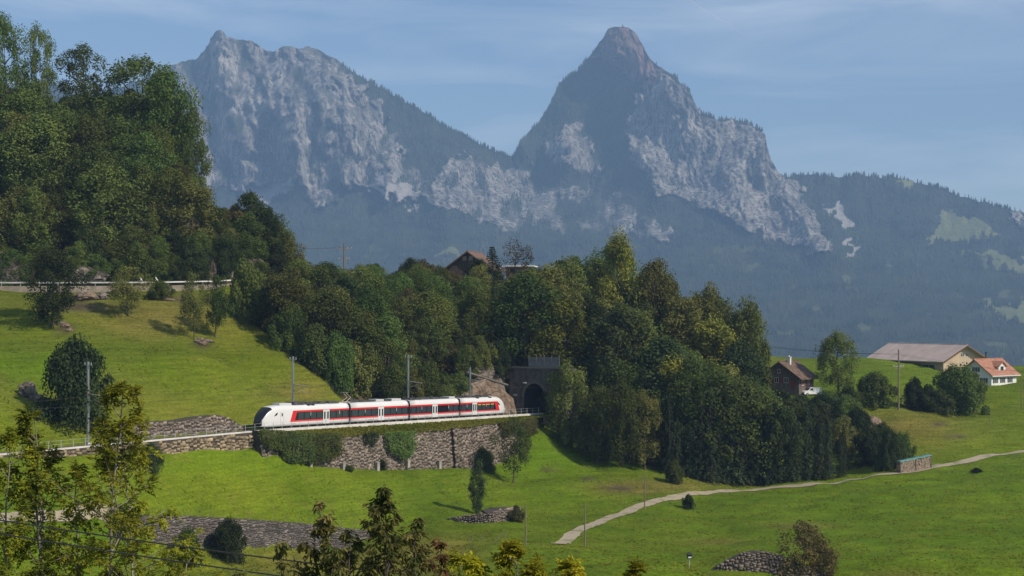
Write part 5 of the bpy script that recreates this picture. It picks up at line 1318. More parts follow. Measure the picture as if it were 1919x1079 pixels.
def crown_points(R, H, r, base, nclump, per, shape='round', clump_r=.17, gap=.0):
    """clumps on branch ends through the crown volume, leaves on the shells of the clumps"""
    cs = []
    while len(cs) < nclump:
        h = R.uniform(0, 1)
        if shape == 'round': rr = math.sqrt(max(0., 1 - (2 * (h - .44)) ** 2 * .92)) if h < .97 else .2
        elif shape == 'tall': rr = min(1, 1.9 * h + .35) * (1 - h ** 3.) ** .6
        elif shape == 'cone': rr = (1 - h) ** .8 * min(1, h * 7 + .25)
        else: rr = math.sqrt(max(0., 1 - h ** 3.2))           # dome sitting on the ground
        th = R.uniform(0, 2 * math.pi); q = math.sqrt(R.uniform(.12, 1.))
        lob = 1 + .22 * math.sin(th * 3 + h * 4 + R.uniform(-.3, .3)) + .14 * math.sin(th * 5 - h * 6)
        cs.append((r * rr * q * lob * math.cos(th), r * rr * q * lob * math.sin(th), base + h * (H - base)))
    C, N = [], []
    top = H
    for c in cs:
        cr = clump_r * r * 2 * R.uniform(.6, 1.35); n = int(per * R.uniform(.6, 1.4))
        d = R.normal(size=(n, 3)); d /= np.linalg.norm(d, axis=1)[:, None]; d[:, 2] = np.where((d[:, 2] < -.35) & (R.rand(n) < .45), -d[:, 2], d[:, 2])
        rad_ = cr * R.uniform(.55, 1.05, n)[:, None]
        p = np.array(c) + d * rad_ * np.array((.92, .92, 1.08))
        nn = d * .8 + R.normal(size=(n, 3)) * .45 + np.array((0, 0, .25)); nn /= np.linalg.norm(nn, axis=1)[:, None]
        C.append(p); N.append(nn)
    return np.concatenate(C), np.concatenate(N), cs
def trunk_mesh(R, H, base, r0, cs, nb=14, M=None, lean=.02, stems=1):
    b = MB(); tips = R.permutation(len(cs))[:nb]
    for s_ in range(stems):
        ox = 0 if stems == 1 else R.uniform(-.5, .5); oy = 0 if stems == 1 else R.uniform(-.5, .5)
        ax = [(ox * (1 + k * .6) + lean * H * k / 6 * R.uniform(-1, 1), oy * (1 + k * .6) + lean * H * k / 6 * R.uniform(-1, 1), -.6 + (H * .86 + .6) * k / 6) for k in range(7)]
        b.tube(ax, [r0 * (1 - .14 * k) * (1.25 if k == 0 else 1) for k in range(7)], 7, caps=False)
        for t in tips[s_::stems]:
            c = cs[t]; h0 = max(base * .7, min(c[2] - .15 * H * R.uniform(.5, 1.4), H * .8)); f = (h0 + .6) / (H * .86 + .6) * 6; i = min(int(f), 5); g = f - i
            p0 = tuple(ax[i][k] * (1 - g) + ax[i + 1][k] * g for k in range(3)); mid = tuple((p0[k] * .45 + c[k] * .55) + (0, 0, -.04 * H)[k] for k in range(3))
            b.tube([p0, mid, c], [r0 * .34, r0 * .2, r0 * .06], 5, caps=False)
    return b.mesh('trunk', M or M_bark, True)
PROTO = {}
def proto(key, seed, H, r, base, ncl, per, shape, leaf, M, size, asp=.75, r0=.28, clump_r=.17, nb=14, bark=None, stems=1):
    R = np.random.RandomState(seed); C, N, cs = crown_points(R, H, r, base, ncl, per, shape, clump_r)
    cm_ = quads_mesh('crown', leaf_quads(C, N, size, asp, R), M); PROTO[key] = (cm_, trunk_mesh(R, H, base, r0, cs, nb, bark, stems=stems), H, r)
def conifer(key, seed, H, r, M, base=.08, droop=.35, tiers=22, size=.34):
    R = np.random.RandomState(seed); C, N = [], []; b = MB()
    b.tube([(0, 0, -.6), (0, 0, H * .5), (0, 0, H)], [.30, .17, .02], 7, caps=False)
    for i in range(tiers):
        h = base + (1 - base) * (i / tiers) ** .92; L = r * (1 - h) ** .72 * R.uniform(.8, 1.15) + .18; nbr = int(6 + 5 * (1 - h))
        for k in range(nbr):
            a = 2 * math.pi * (k + R.rand()) / nbr; l_ = L * R.uniform(.65, 1.15); n = int(14 + 26 * l_ / r); f = R.uniform(.12, 1, n) ** .7
            z = h * H - droop * l_ * f * f + .10 * R.normal(size=n) + .1; w = .28 * l_ * (1.1 - f) * R.normal(size=n)
            p = np.stack([math.cos(a) * l_ * f - math.sin(a) * w, math.sin(a) * l_ * f + math.cos(a) * w, z - np.abs(w) * .25 - R.uniform(0, .35, n)], 1)
            nn = np.stack([np.full(n, math.cos(a) * .5), np.full(n, math.sin(a) * .5), np.full(n, .8)], 1) + R.normal(size=(n, 3)) * .4; nn /= np.linalg.norm(nn, axis=1)[:, None]
            C.append(p); N.append(nn)
            if k % 2 == 0: b.tube([(0, 0, h * H), (math.cos(a) * l_ * .8, math.sin(a) * l_ * .8, h * H - droop * l_ * .6)], [.05, .015], 4, caps=False)
    C = np.concatenate(C); N = np.concatenate(N)
    PROTO[key] = (quads_mesh('crown', leaf_quads(C, N, size, .6, R), M), b.mesh('trunk', M_bark, True), H, r)

proto('oak_a', 21, 14, 5.2, 2.4, 62, 183, 'round', 0, L_mid, 0.340)
proto('oak_b', 22, 14, 5.0, 2.0, 58, 192, 'round', 0, L_olive, 0.340)
proto('oak_c', 23, 14, 4.6, 2.2, 54, 192, 'tall', 0, L_mid, 0.326)
proto('ash_a', 24, 16, 4.4, 3.0, 58, 166, 'tall', 0, L_olive, 0.326)
proto('ash_b', 25, 16, 4.2, 3.4, 52, 166, 'tall', 0, L_mid, 0.326)
proto('dark_a', 26, 14, 4.8, 1.8, 58, 192, 'round', 0, L_dark, 0.340)
proto('dark_b', 27, 14, 4.2, 1.4, 54, 192, 'tall', 0, L_dark, 0.326)
proto('rust_a', 28, 12, 4.2, 1.8, 50, 166, 'tall', 0, L_rust, 0.311)
proto('bright_a', 29, 14, 4.8, 2.4, 54, 175, 'tall', 0, L_yel, 0.326)
proto('open_a', 30, 18, 5.5, 5.0, 44, 131, 'tall', 0, L_olive, 0.326, clump_r=.12, nb=30)
proto('open_b', 31, 18, 6.0, 3.6, 84, 140, 'round', 0, L_mid, 0.326, clump_r=.12, nb=34)
proto('sparse_a', 32, 12, 4.4, 3.2, 34, 63, 'round', 0, L_rust, 0.252, clump_r=.12, nb=32, r0=.22)
proto('bush_a', 33, 4, 2.8, .0, 75, 210, 'dome', 0, L_mid, 0.222, r0=.10, nb=10, stems=3)
proto('bush_b', 34, 4, 2.8, .0, 75, 210, 'dome', 0, L_dark, 0.222, r0=.10, nb=10, stems=3)
proto('bush_c', 35, 4, 2.6, .0, 70, 192, 'dome', 0, L_olive, 0.222, r0=.10, nb=10, stems=3)
proto('bush_r', 36, 4, 2.6, .0, 34, 105, 'dome', 0, L_rust, 0.207, r0=.08, nb=16, stems=4)
proto('slim_a', 37, 9, 1.5, .8, 64, 140, 'tall', 0, L_dark, 0.192, r0=.10, clump_r=.24)
proto('young_a', 38, 9, 3.0, 2.0, 40, 140, 'tall', 0, L_olive, 0.222, r0=.14)
proto('young_b', 39, 9, 2.9, 1.6, 42, 157, 'tall', 0, L_mid, 0.222, r0=.14)
conifer('spruce_a', 41, 18, 3.4, L_con); conifer('spruce_b', 42, 18, 2.9, L_con, droop=.5); conifer('spruce_c', 43, 16, 3.6, L_con, base=.02, droop=.25)
conifer('larch_a', 44, 14, 3.4, L_mid, base=.05, droop=.3)

def plant(key, v, H=None, r=None, name='tree', label='', cat='tree', group=None, sink=.15):
    cm_, tm, H0, r0 = PROTO[key]; o = empty(name, (v[0], v[1], v[2] - sink), rng.uniform(0, 6.28), label, cat, group)
    sz = (H / H0) if H else 1.; sr = (r / r0) if r else sz * rng.uniform(1.0, 1.3); o.scale = (sr, sr, sz)
    o.rotation_euler = (rng.uniform(-.04, .04), rng.uniform(-.04, .04), rng.uniform(0, 6.28))
    link('crown', cm_, o); link('trunk', tm, o); return o

KIND = {'oak_a': ('broadleaf_tree', 'round mid-green broadleaf tree'), 'oak_b': ('broadleaf_tree', 'round olive-green broadleaf tree'), 'oak_c': ('broadleaf_tree', 'upright mid-green broadleaf tree'), 'ash_a': ('broadleaf_tree', 'tall olive-green broadleaf tree'), 'ash_b': ('broadleaf_tree', 'tall mid-green broadleaf tree'),
        'dark_a': ('broadleaf_tree', 'round dark green broadleaf tree'), 'dark_b': ('broadleaf_tree', 'upright dark green broadleaf tree'), 'rust_a': ('broadleaf_tree', 'rust-brown autumn-tinged tree'), 'bright_a': ('broadleaf_tree', 'bright yellow-green tree'), 'open_a': ('broadleaf_tree', 'tall open-crowned olive tree'), 'open_b': ('broadleaf_tree', 'broad open-crowned green tree'),
        'spruce_a': ('spruce', 'dark spruce'), 'spruce_b': ('spruce', 'slender dark spruce'), 'spruce_c': ('spruce', 'broad dark spruce'), 'larch_a': ('conifer', 'green layered conifer')}
def scatter(region, n, xr, yr, ok, keys, top, hr, spacing, where, seed):
    """trees rooted on the ground inside a region; top(px) is the highest photo row the wood reaches there"""
    R = random.Random(seed); got = []; tries = 0
    while len(got) < n and tries < n * 60:
        tries += 1
        px = R.uniform(*xr); d = R.uniform(*yr); x = (px - CX) / F * d
        if not ok(px, d, x): continue
        if any((x - a) ** 2 + (d - b) ** 2 < spacing ** 2 for a, b in got): continue
        z = gz(x, d); zt = (HY - (top(px) + R.uniform(0, 14))) / F * d
        H = min(R.uniform(*hr), zt - z)
        if H < 4.0: continue
        got.append((x, d)); key = R.choice(keys); nm, lb = KIND[key]
        w_ = where(px, d) if callable(where) else where
        plant(key, (x, d, z), H, None if H > 8 else H * .42, nm, '%s %s' % (lb, w_), 'tree', '%s %s' % (lb, w_))
    return got
def whA(px, d): return ('high in the hill wood ' if d > 375 else 'in the hill wood ') + ('under the tall open trees' if px < 120 else 'below the thin-topped tree' if px < 215 else 'under the great spreading lime' if px < 340 else 'below the lime bough' if px < 420 else 'around the dark upright trees')
def whA2(px, d): return 'just above the hill road ' + ('behind the large dark tree' if px < 190 else 'behind the cyclists' if px < 345 else 'by the tan rock spike' if px < 450 else 'by the broad pale crag')
def whB(px, d): return ('on the upper spur ' if d > 358 else 'low on the spur ') + ('beside the left slope' if px < 560 else 'under the pale-armed power pole' if px < 690 else 'above the middle coaches' if px < 810 else 'below the chalet')
def whC(px, d): return ('behind the right wood ' if d > 372 else 'in the right wood ') + ('above the tunnel portal' if px < 1060 else 'by the bright topmost tree' if px < 1200 else 'behind the row of spruces' if px < 1320 else 'towards the farmhouse')
sil = lambda pts: (lambda px: float(np.interp(px, [p[0] for p in pts], [p[1] for p in pts])))
topA = sil([(-200, 60), (0, 150), (60, 170), (105, 205), (125, 175), (200, 190), (300, 180), (340, 235), (362, 330), (400, 385), (450, 392), (480, 385), (510, 415), (535, 460), (560, 492)])
topB = sil([(430, 520), (545, 505), (560, 486), (600, 492), (640, 498), (700, 494), (740, 515), (765, 490), (800, 492), (835, 505), (880, 512), (905, 495), (960, 520)])
topC = sil([(930, 560), (960, 530), (1000, 498), (1050, 487), (1110, 484), (1150, 466), (1200, 474), (1235, 506), (1275, 515), (1292, 556), (1340, 560), (1388, 590), (1428, 630), (1436, 690)])
road_d = sil([(-330, 316), (0, 321), (150, 324), (300, 329), (400, 334), (490, 341), (560, 352), (640, 372), (720, 395)])
mix_w = ['oak_a', 'oak_b', 'oak_c', 'ash_a', 'ash_b', 'oak_b', 'dark_a', 'dark_b', 'rust_a', 'oak_a', 'ash_b', 'oak_c']
scatter('A', 100, (-60, 540), (330, 405), lambda px, d, x: d > road_d(px) + 13, [k for k in mix_w if k != 'rust_a'] + ['oak_a', 'ash_b', 'oak_c', 'oak_b'], topA, (10, 19), 4.6, whA, 1)
scatter('A2', 46, (-30, 545), (326, 365), lambda px, d, x: road_d(px) + 8.5 < d < road_d(px) + 15, ['oak_a', 'oak_b', 'dark_a', 'oak_c', 'ash_b', 'ash_a'], lambda px: max(topA(px), 360), (5.5, 10), 3.3, whA2, 2)
def okB(px, d, x):
    t, u = track_tu(x, d)
    lim = np.interp(px, (430, 470, 540, 620, 690, 760, 820, 880, 960), (324, 319, 309, 303, 307, 312, 326, 345, 358))
    return u < -7.5 and d > lim and not (d > 392 and 820 < px < 930) and not (t > 52 and u > -12 and t < 92)
scatter('B', 96, (440, 960), (300, 396), okB, mix_w + ['oak_b', 'dark_b', 'spruce_c', 'oak_a'], topB, (8.5, 15), 4.7, whB, 3)
def okC(px, d, x):
    t, u = track_tu(x, d)
    lim = np.interp(px, (950, 1010, 1060, 1110, 1250, 1400, 1440), (352, 344, 335, 330, 326, 330, 345))
    return t > PORTAL_T + 6 and d > lim and not (abs(u) < 6 and t < PORTAL_T + 9) and not (d > 345 and px > 1405)
scatter('C', 72, (950, 1440), (322, 392), okC, ['oak_a', 'oak_b', 'oak_c', 'ash_a', 'ash_b', 'oak_a', 'dark_a', 'dark_b', 'bright_a', 'larch_a', 'spruce_a'], topC, (12, 22), 5.4, whC, 4)
# spruces standing along the farm path
Rr = random.Random(9)
for i in range(34):
    px = 1255 + (i % 17) * 20 + Rr.uniform(-8, 8); row = i // 17
    pyb = float(np.interp(px, (1250, 1330, 1400, 1500, 1560, 1610), (888, 905, 911, 905, 898, 886))) - row * 9 - Rr.uniform(0, 4)
    pt = float(np.interp(px, (1250, 1300, 1360, 1420, 1470, 1520, 1560, 1610), (745, 725, 715, 735, 748, 762, 775, 800))) + Rr.uniform(-12, 26) - row * 5
    v = gp(px, pyb, 250); H = (HY - pt) / F * v.y - v.z
    if H < 5: continue
    key = Rr.choice(['spruce_a', 'spruce_b', 'spruce_b', 'spruce_a', 'dark_b', 'spruce_c']); nm, lb = KIND[key]
    wh_ = (' in the front of' if row == 0 else ' in the back of') + ' the dark row ' + ('above the path bend' if px < 1340 else 'right of the path bend' if px < 1430 else 'below the farmhouse' if px < 1520 else 'next to the thicket')
    plant(key, v, H, H * .17 if 'spruce' in key else H * .26, nm, lb + wh_, 'tree', lb + wh_)

def spot(key, px, pyb, pyt, halfw, label, name='tree', cat='tree', d=None, dmin=150, group=None):
    v = gp(px, pyb, dmin) if d is None else Vector(((px - CX) / F * d, d, gz((px - CX) / F * d, d)))
    H = (HY - pyt) / F * v.y - v.z; return plant(key, v, H, halfw / F * v.y, name, label, cat, group)
# signature trees of the left wood
spot('open_b', 14, 0, 34, 52, 'very tall open tree standing highest at the left edge of the hill wood', 'broadleaf_tree', d=372)
spot('open_b', 70, 0, 52, 36, 'tall slim open tree next to the highest tree of the hill wood', 'broadleaf_tree', d=376)
spot('open_b', 160, 0, 90, 55, 'thin-topped tree with sky showing through between the hill wood giants', 'broadleaf_tree', d=380)
spot('open_b', 262, 0, 114, 92, 'great spreading lime tree crowning the hill wood', 'broadleaf_tree', d=377)
spot('oak_a', 318, 0, 150, 62, 'broad leafy tree leaning out at the right shoulder of the hill wood', 'broadleaf_tree', d=372)
spot('open_b', 358, 0, 208, 36, 'tree with a bough reaching out over the slope beside the great lime', 'broadleaf_tree', d=369)
spot('dark_b', 470, 0, 368, 42, 'dark upright tree topping the lower end of the hill wood', 'broadleaf_tree', d=362)
spot('dark_b', 500, 0, 395, 40, 'second dark tree just below the topmost one at the end of the hill wood', 'broadleaf_tree', d=360)
spot('rust_a', 432, 0, 385, 34, 'brownish tree left of the dark upright trees at the end of the hill wood', 'broadleaf_tree', d=360)
spot('oak_b', 530, 0, 448, 36, 'rounded olive tree at the last step of the hill wood', 'broadleaf_tree', d=358)
# signature trees of the spur
spot('spruce_c', 925, 0, 458, 34, 'black-green spruce right beside the chalet', 'spruce', d=386)
spot('dark_b', 895, 0, 488, 24, 'dark leafy tree squeezed between the chalet and the black spruce', 'broadleaf_tree', d=384)
spot('sparse_a', 968, 0, 450, 40, 'half-bare spreading tree next to the black spruce', 'broadleaf_tree', d=390)
spot('rust_a', 790, 0, 486, 32, 'reddish tree in front of the chalet on the spur crest', 'broadleaf_tree', d=380)
spot('dark_a', 770, 0, 490, 26, 'dark rounded tree at the left of the reddish tree on the crest', 'broadleaf_tree', d=378)
spot('bright_a', 1155, 0, 452, 52, 'bright yellow-green tree topping the wood right of the tunnel', 'broadleaf_tree', d=372)
spot('ash_a', 1230, 0, 498, 44, 'tall olive tree on the falling skyline of the right wood', 'broadleaf_tree', d=372)
spot('oak_b', 1320, 0, 548, 50, 'rounded olive tree with a gap of sky beneath it on the right wood skyline', 'broadleaf_tree', d=370)
spot('oak_b', 1392, 0, 575, 48, 'broad olive tree at the right-hand end of the wood above the farmhouse', 'broadleaf_tree', d=366)
# edge of the wood below the tunnel
for px, pyb, pyt, hw, k, lb in ((1072, 842, 688, 40, 'oak_b', 'rounded olive tree at the wood edge just right of the tunnel'), (1120, 868, 735, 42, 'oak_b', 'second olive tree at the wood edge below the tunnel'), (1165, 876, 728, 40, 'oak_a', 'mid-green tree at the wood edge above the meadow strip'), (1208, 880, 742, 36, 'oak_b', 'bushy olive tree in front of the tall right wood'), (1040, 800, 705, 24, 'dark_a', 'dark tree tight against the right side of the tunnel portal'), (1100, 850, 775, 26, 'dark_a', 'dark low tree filling the wood edge beneath the olive trees'), (1265, 905, 868, 16, 'bush_c', 'small pale-green bush at the foot of the spruces')):
    spot(k, px, pyb, pyt, hw, lb, 'broadleaf_tree' if k[0] != 'b' else 'bush', 'tree' if k[0] != 'b' else 'bush')
# trees and bushes on the left slope
spot('dark_a', 98, 612, 478, 50, 'large dark tree growing in front of the guard rail', 'broadleaf_tree')
spot('young_a', 240, 592, 505, 40, 'small spreading tree on a bare stem below the road', 'broadleaf_tree')
spot('young_a', 364, 637, 520, 27, 'slender pale-green tree on the left slope with rubble at its foot', 'broadleaf_tree')
spot('young_b', 403, 632, 518, 28, 'denser young tree right beside the slender pale one', 'broadleaf_tree')
spot('bush_a', 300, 560, 530, 22, 'low bush under the road edge beam', 'bush', 'bush')
spot('bush_b', 140, 790, 662, 58, 'large dark round bush on the left slope behind the catenary mast', 'bush', 'bush')
spot('bush_a', 465, 600, 508, 36, 'big rounded bush where the wood meets the left slope', 'bush', 'bush')
spot('bush_c', 665, 738, 655, 40, 'olive bush at the foot of the wood above the train', 'bush', 'bush')
spot('bush_c', 705, 740, 690, 30, 'low yellowish bush behind the train roof', 'bush', 'bush')
spot('bush_a', 800, 742, 690, 30, 'green bush at the foot of the wood left of the rock face', 'bush', 'bush')
spot('bush_b', 735, 738, 676, 30, 'dark bush behind the tall mast above the train', 'bush', 'bush')
spot('oak_b', 950, 0, 585, 34, 'olive tree overhanging the tunnel portal from the left', 'broadleaf_tree', d=352)
spot('dark_a', 990, 0, 590, 30, 'dark tree above the safety screen of the portal', 'broadleaf_tree', d=358)
# meadow below the railway
spot('young_a', 962, 905, 792, 36, 'small airy tree on the meadow below the end of the rubble wall', 'broadleaf_tree')
spot('slim_a', 893, 962, 866, 15, 'slender dark columnar tree on the rubble terrace', 'broadleaf_tree')
spot('bush_c', 968, 978, 950, 14, 'small grey-green bush at the right end of the rubble terrace', 'bush', 'bush')
spot('bush_b', 428, 1050, 985, 30, 'dark evergreen bush against the grey meadow wall', 'bush', 'bush')
spot('bush_a', 352, 1060, 1000, 26, 'green scrub bush beside the dark one under the meadow wall', 'bush', 'bush')
spot('bush_b', 280, 880, 838, 22, 'dark bush under the ochre wall behind the ash trees', 'bush', 'bush')
spot('bush_b', 225, 1000, 955, 40, 'dark scrub at the end of the farm path behind the ash trees', 'bush', 'bush')
spot('bush_b', 1289, 953, 930, 11, 'lone dark bush on the field just below the farm path', 'bush', 'bush')
spot('bush_b', 1830, 886, 877, 10, 'tiny dark bush in the field below the woodpile', 'bush', 'bush')
spot('bush_r', 1505, 1079, 990, 52, 'brown twiggy bush growing out of the stone bank', 'bush', 'bush')
spot('bush_r', 1540, 1085, 1022, 30, 'smaller brown twiggy bush at the right end of the stone bank', 'bush', 'bush')
# farm
spot('oak_a', 1572, 742, 630, 40, 'single round green tree standing between the van and the power pole', 'broadleaf_tree', dmin=330)
spot('bush_a', 1640, 760, 707, 34, 'broad green bush just left of the farm power pole', 'bush', 'bush', dmin=330)
spot('bush_c', 1590, 765, 728, 24, 'olive bush under the single farm tree', 'bush', 'bush', dmin=330)
spot('bush_b', 1716, 766, 718, 22, 'round dark bush right of the farm power pole', 'bush', 'bush', dmin=330)
spot('bush_a', 1792, 770, 698, 44, 'large green bush in front of the white house', 'bush', 'bush', dmin=330)
spot('bush_c', 1822, 750, 705, 26, 'olive bush beside the large green one at the white house', 'bush', 'bush', dmin=330)
spot('bush_b', 1755, 772, 738, 30, 'low dark bush in the hollow below the barn', 'bush', 'bush', dmin=330)
for i, (px, pyb, pyt, hw, k) in enumerate(((1450, 772, 734, 36, 'bush_b'), (1500, 778, 746, 34, 'bush_b'), (1545, 782, 744, 30, 'bush_b'), (1585, 800, 750, 30, 'bush_a'), (1480, 800, 758, 34, 'bush_a'), (1540, 815, 765, 34, 'bush_b'), (1610, 830, 775, 26, 'bush_b'), (1580, 850, 790, 32, 'bush_c'), (1625, 872, 812, 28, 'bush_b'), (1665, 880, 815, 26, 'bush_b'), (1690, 872, 820, 22, 'bush_a'), (1650, 850, 800, 24, 'bush_c'))):
    spot(k, px, pyb, pyt, hw, '%s bush in the thicket between the van and the woodpile' % {'a': 'green', 'b': 'dark', 'c': 'olive'}[k[-1]], 'bush', 'bush', dmin=280, group='%s bushes in the thicket' % {'a': 'green', 'b': 'dark', 'c': 'olive'}[k[-1]])

# ivy and shrubs hanging on the retaining wall
def ivy(p0, p1, top_py, bot_fn, label, seed, thick=.8, M=None, u=5.3):
    R = np.random.RandomState(seed); C, N = [], []
    for px in np.arange(p0, p1, 1.2):
        f = (px - p0) / (p1 - p0); t = track_t_at(px, u); x, y = track_xy(t, u)
        zt = (HY - top_py(px)) / F * y; zb = (HY - bot_fn(f) + 9 * float(fbm(px / 9. + seed, seed * 1.7, 3))) / F * y; n = int(16 * max(.5, zt - zb))
        z = R.uniform(zb, zt, n); th_ = thick * (.25 + .75 * math.sin(math.pi * min(1, max(0, f))) ** .6) * (.5 + .5 * np.sin((z - zb) / max(.1, zt - zb) * math.pi) ** .5) * (.75 + .5 * pn(z * .8 + seed, np.full(n, px * .07)))
        off = th_ * R.uniform(.55, 1.05, n) + .2 + .09 * (zt - z) + (zt - z) * .02
        C.append(np.stack([x + TN[0] * off + R.normal(size=n) * .25, y + TN[1] * off, z], 1)); N.append(np.tile((TN[0], TN[1], .45), (n, 1)) + R.normal(size=(n, 3)) * .5)
    C = np.concatenate(C); N = np.concatenate(N); N /= np.linalg.norm(N, axis=1)[:, None]; o = Vector(C.mean(0)); C = C - np.array(o)
    return tag(link('ivy', quads_mesh('ivy', leaf_quads(C, N, .24, .9, R), M or L_mid), None, o), label, 'ivy')
lt = sil([(480, 803), (560, 809), (640, 812), (760, 808), (850, 800), (930, 790), (1000, 781)])
ivy(483, 530, lt, lambda f: 830 + 22 * f, 'clump of ivy hanging at the left end of the tall rubble wall', 1, .9, L_mid)
ivy(522, 580, lt, lambda f: 870 - 8 * abs(f - .45), 'darkest deep mass of ivy covering the rubble wall to its foot', 2, 1.6, leaf_mat('deep_ivy', (.040, .058, .016), (.085, .105, .026), .02))
ivy(576, 635, lt, lambda f: 866 - 34 * max(0, f - .45), 'broad curtain of ivy right of the darkest mass', 3, 1.0, L_mid)
ivy(720, 772, lt, lambda f: 835 + 26 * math.sin(math.pi * f), 'rounded curtain of ivy hanging midway along the rubble wall', 4, 1.0, L_mid)
ivy(682, 704, lt, lambda f: 826, 'small dark tuft hanging over the wall top', 5, .5, L_dark)
ivy(935, 1003, lt, lambda f: 812 + 10 * f, 'dull green growth over the right end of the rubble wall', 6, .5, L_olive, 5.9)
ivy(847, 858, lambda px: 845, lambda f: 876, 'narrow strip of ivy at the foot of the wall joint', 7, .5, L_dark)
for px, pyb, pyt, hw, k, lb in ((714, 880, 862, 9, 'bush_b', 'small dark shrub at the foot of the wall by a pale block'), (655, 884, 872, 8, 'bush_c', 'low shrub at the foot of the wall'), (905, 880, 845, 20, 'bush_b', 'dark shrub where the wall foot meets the airy tree')):
    spot(k, px, pyb, pyt, hw, lb, 'bush', 'bush')

# shrubs crowding the rock face and the foot of the wood
for px, pyb, pyt, hw, k, lb in ((845, 715, 665, 24, 'bush_c', 'olive shrub clinging to the left side of the rock face'), (868, 668, 630, 20, 'bush_a', 'green shrub on the top left of the rock face'), (905, 660, 615, 24, 'bush_c', 'yellowish shrub on the crest of the rock face'), (835, 745, 705, 20, 'bush_a', 'green shrub at the left foot of the rock face'), (630, 728, 640, 34, 'bush_a', 'green shrub at the lower corner of the spur wood'), (590, 695, 620, 34, 'bush_c', 'olive shrub at the left edge of the spur wood'), (545, 660, 585, 34, 'bush_a', 'green shrub along the upper left edge of the spur wood'), (505, 622, 545, 32, 'bush_c', 'olive shrub where the spur wood climbs to the road'), (770, 745, 700, 26, 'bush_c', 'olive shrub behind the tall mast by the middle coaches')):
    spot(k, px, pyb, pyt, hw, lb, 'bush', 'bush', dmin=285)
# rough grass: tussocks over the meadows, nobody could count them
NTF = 110000
R = np.random.RandomState(77); dd_ = 185 + 260 * R.rand(NTF) ** 1.2; pp_ = R.uniform(-60, 1980, NTF); tx_ = (pp_ - CX) / F * dd_
t_, u_ = track_tu(tx_, dd_); gi = np.clip(((dd_ - GY0) / GS).astype(int), 0, len(_ys) - 1); gj = np.clip(((tx_ - GX0) / GS).astype(int), 0, len(_xs) - 1)
okk = (np.abs(u_) > 6.5) & (cov[gi, gj, 2] < .4) & (fbm(tx_ / 6., dd_ / 6., 3) + .25 * R.normal(size=NTF) > -.05)
seg = np.array([(p.x, p.y) for p in pc]); dmin_ = np.full(NTF, 1e9)
for a, c in zip(seg[:-1], seg[1:]):
    ab = c - a; q = np.clip(((tx_ - a[0]) * ab[0] + (dd_ - a[1]) * ab[1]) / (ab @ ab), 0, 1); dmin_ = np.minimum(dmin_, np.hypot(tx_ - a[0] - q * ab[0], dd_ - a[1] - q * ab[1]))
okk &= dmin_ > 1.5
tx_, dd_ = tx_[okk], dd_[okk]; tz_ = gz(tx_, dd_)
nv = 9000; tt_ = R.uniform(-1, 85, nv); fu = R.uniform(0, 1, nv); fuu = np.where(tt_ < track_t_at(851, 5.2), 5.2, 5.95); uu_ = 3.3 + (fuu - 3.3) * fu; vx_, vy_ = track_xy(tt_, uu_)
z0_ = track_z(tt_) - .25; vz_ = z0_ + (np.interp(tt_, wz_t, wz_z) - .05 - z0_) * fu ** 1.15
tx_, dd_, tz_ = np.concatenate([tx_, vx_]), np.concatenate([dd_, vy_]), np.concatenate([tz_, vz_]); n_ = len(tx_); h_ = R.uniform(.05, .14, n_); w_ = R.uniform(.10, .26, n_); a_ = R.uniform(0, 3.14, n_); h_[-nv:] *= R.uniform(.7, 1.7, nv)
tv = np.empty((n_, 4, 3)); dx, dy = np.cos(a_) * w_, np.sin(a_) * w_; lx, ly = R.normal(size=n_) * .08, R.normal(size=n_) * .08
tv[:, 0] = np.stack([tx_ - dx, dd_ - dy, tz_ - .05], 1); tv[:, 1] = np.stack([tx_ + dx, dd_ + dy, tz_ - .05], 1); tv[:, 2] = np.stack([tx_ + dx * .5 + lx, dd_ + dy * .5 + ly, tz_ + h_], 1); tv[:, 3] = np.stack([tx_ - dx * .7 + lx, dd_ - dy * .7 + ly, tz_ + h_ * .8], 1)
tg = quads_mesh('meadow_tussocks', tv, mat('tussock_grass', (.15, .175, .016), .85, spec=.02, noise=.06, col2=(.23, .22, .034), trans=.5))
tag(link('meadow_tussocks', tg), 'rough grass tussocks all over the meadows', 'grass', kind='stuff')

for t, u, dz, H, r, k, lb in ((64, -6.6, 1.2, 4.5, 2.6, 'bush_a', 'green shrub hiding the left end of the rock face'), (69, -7.0, 4.4, 4.0, 2.4, 'bush_c', 'olive shrub rooted on a ledge of the rock face'), (74, -8.6, 8.4, 5.0, 2.8, 'bush_a', 'green shrub on the brow of the rock face'), (80, -9.2, 10.0, 5.5, 3.0, 'bush_c', 'olive shrub overhanging the rock face from above'), (85, -8.4, 9.2, 5.0, 2.6, 'bush_b', 'dark shrub over the corner between rock face and portal'), (78.5, -6.4, 5.2, 1.8, 1.2, 'bush_c', 'tiny shrub in a crack of the rock face')):
    plant(k, TV(t, u, dz), H, r, 'bush', lb, 'bush', sink=.6)
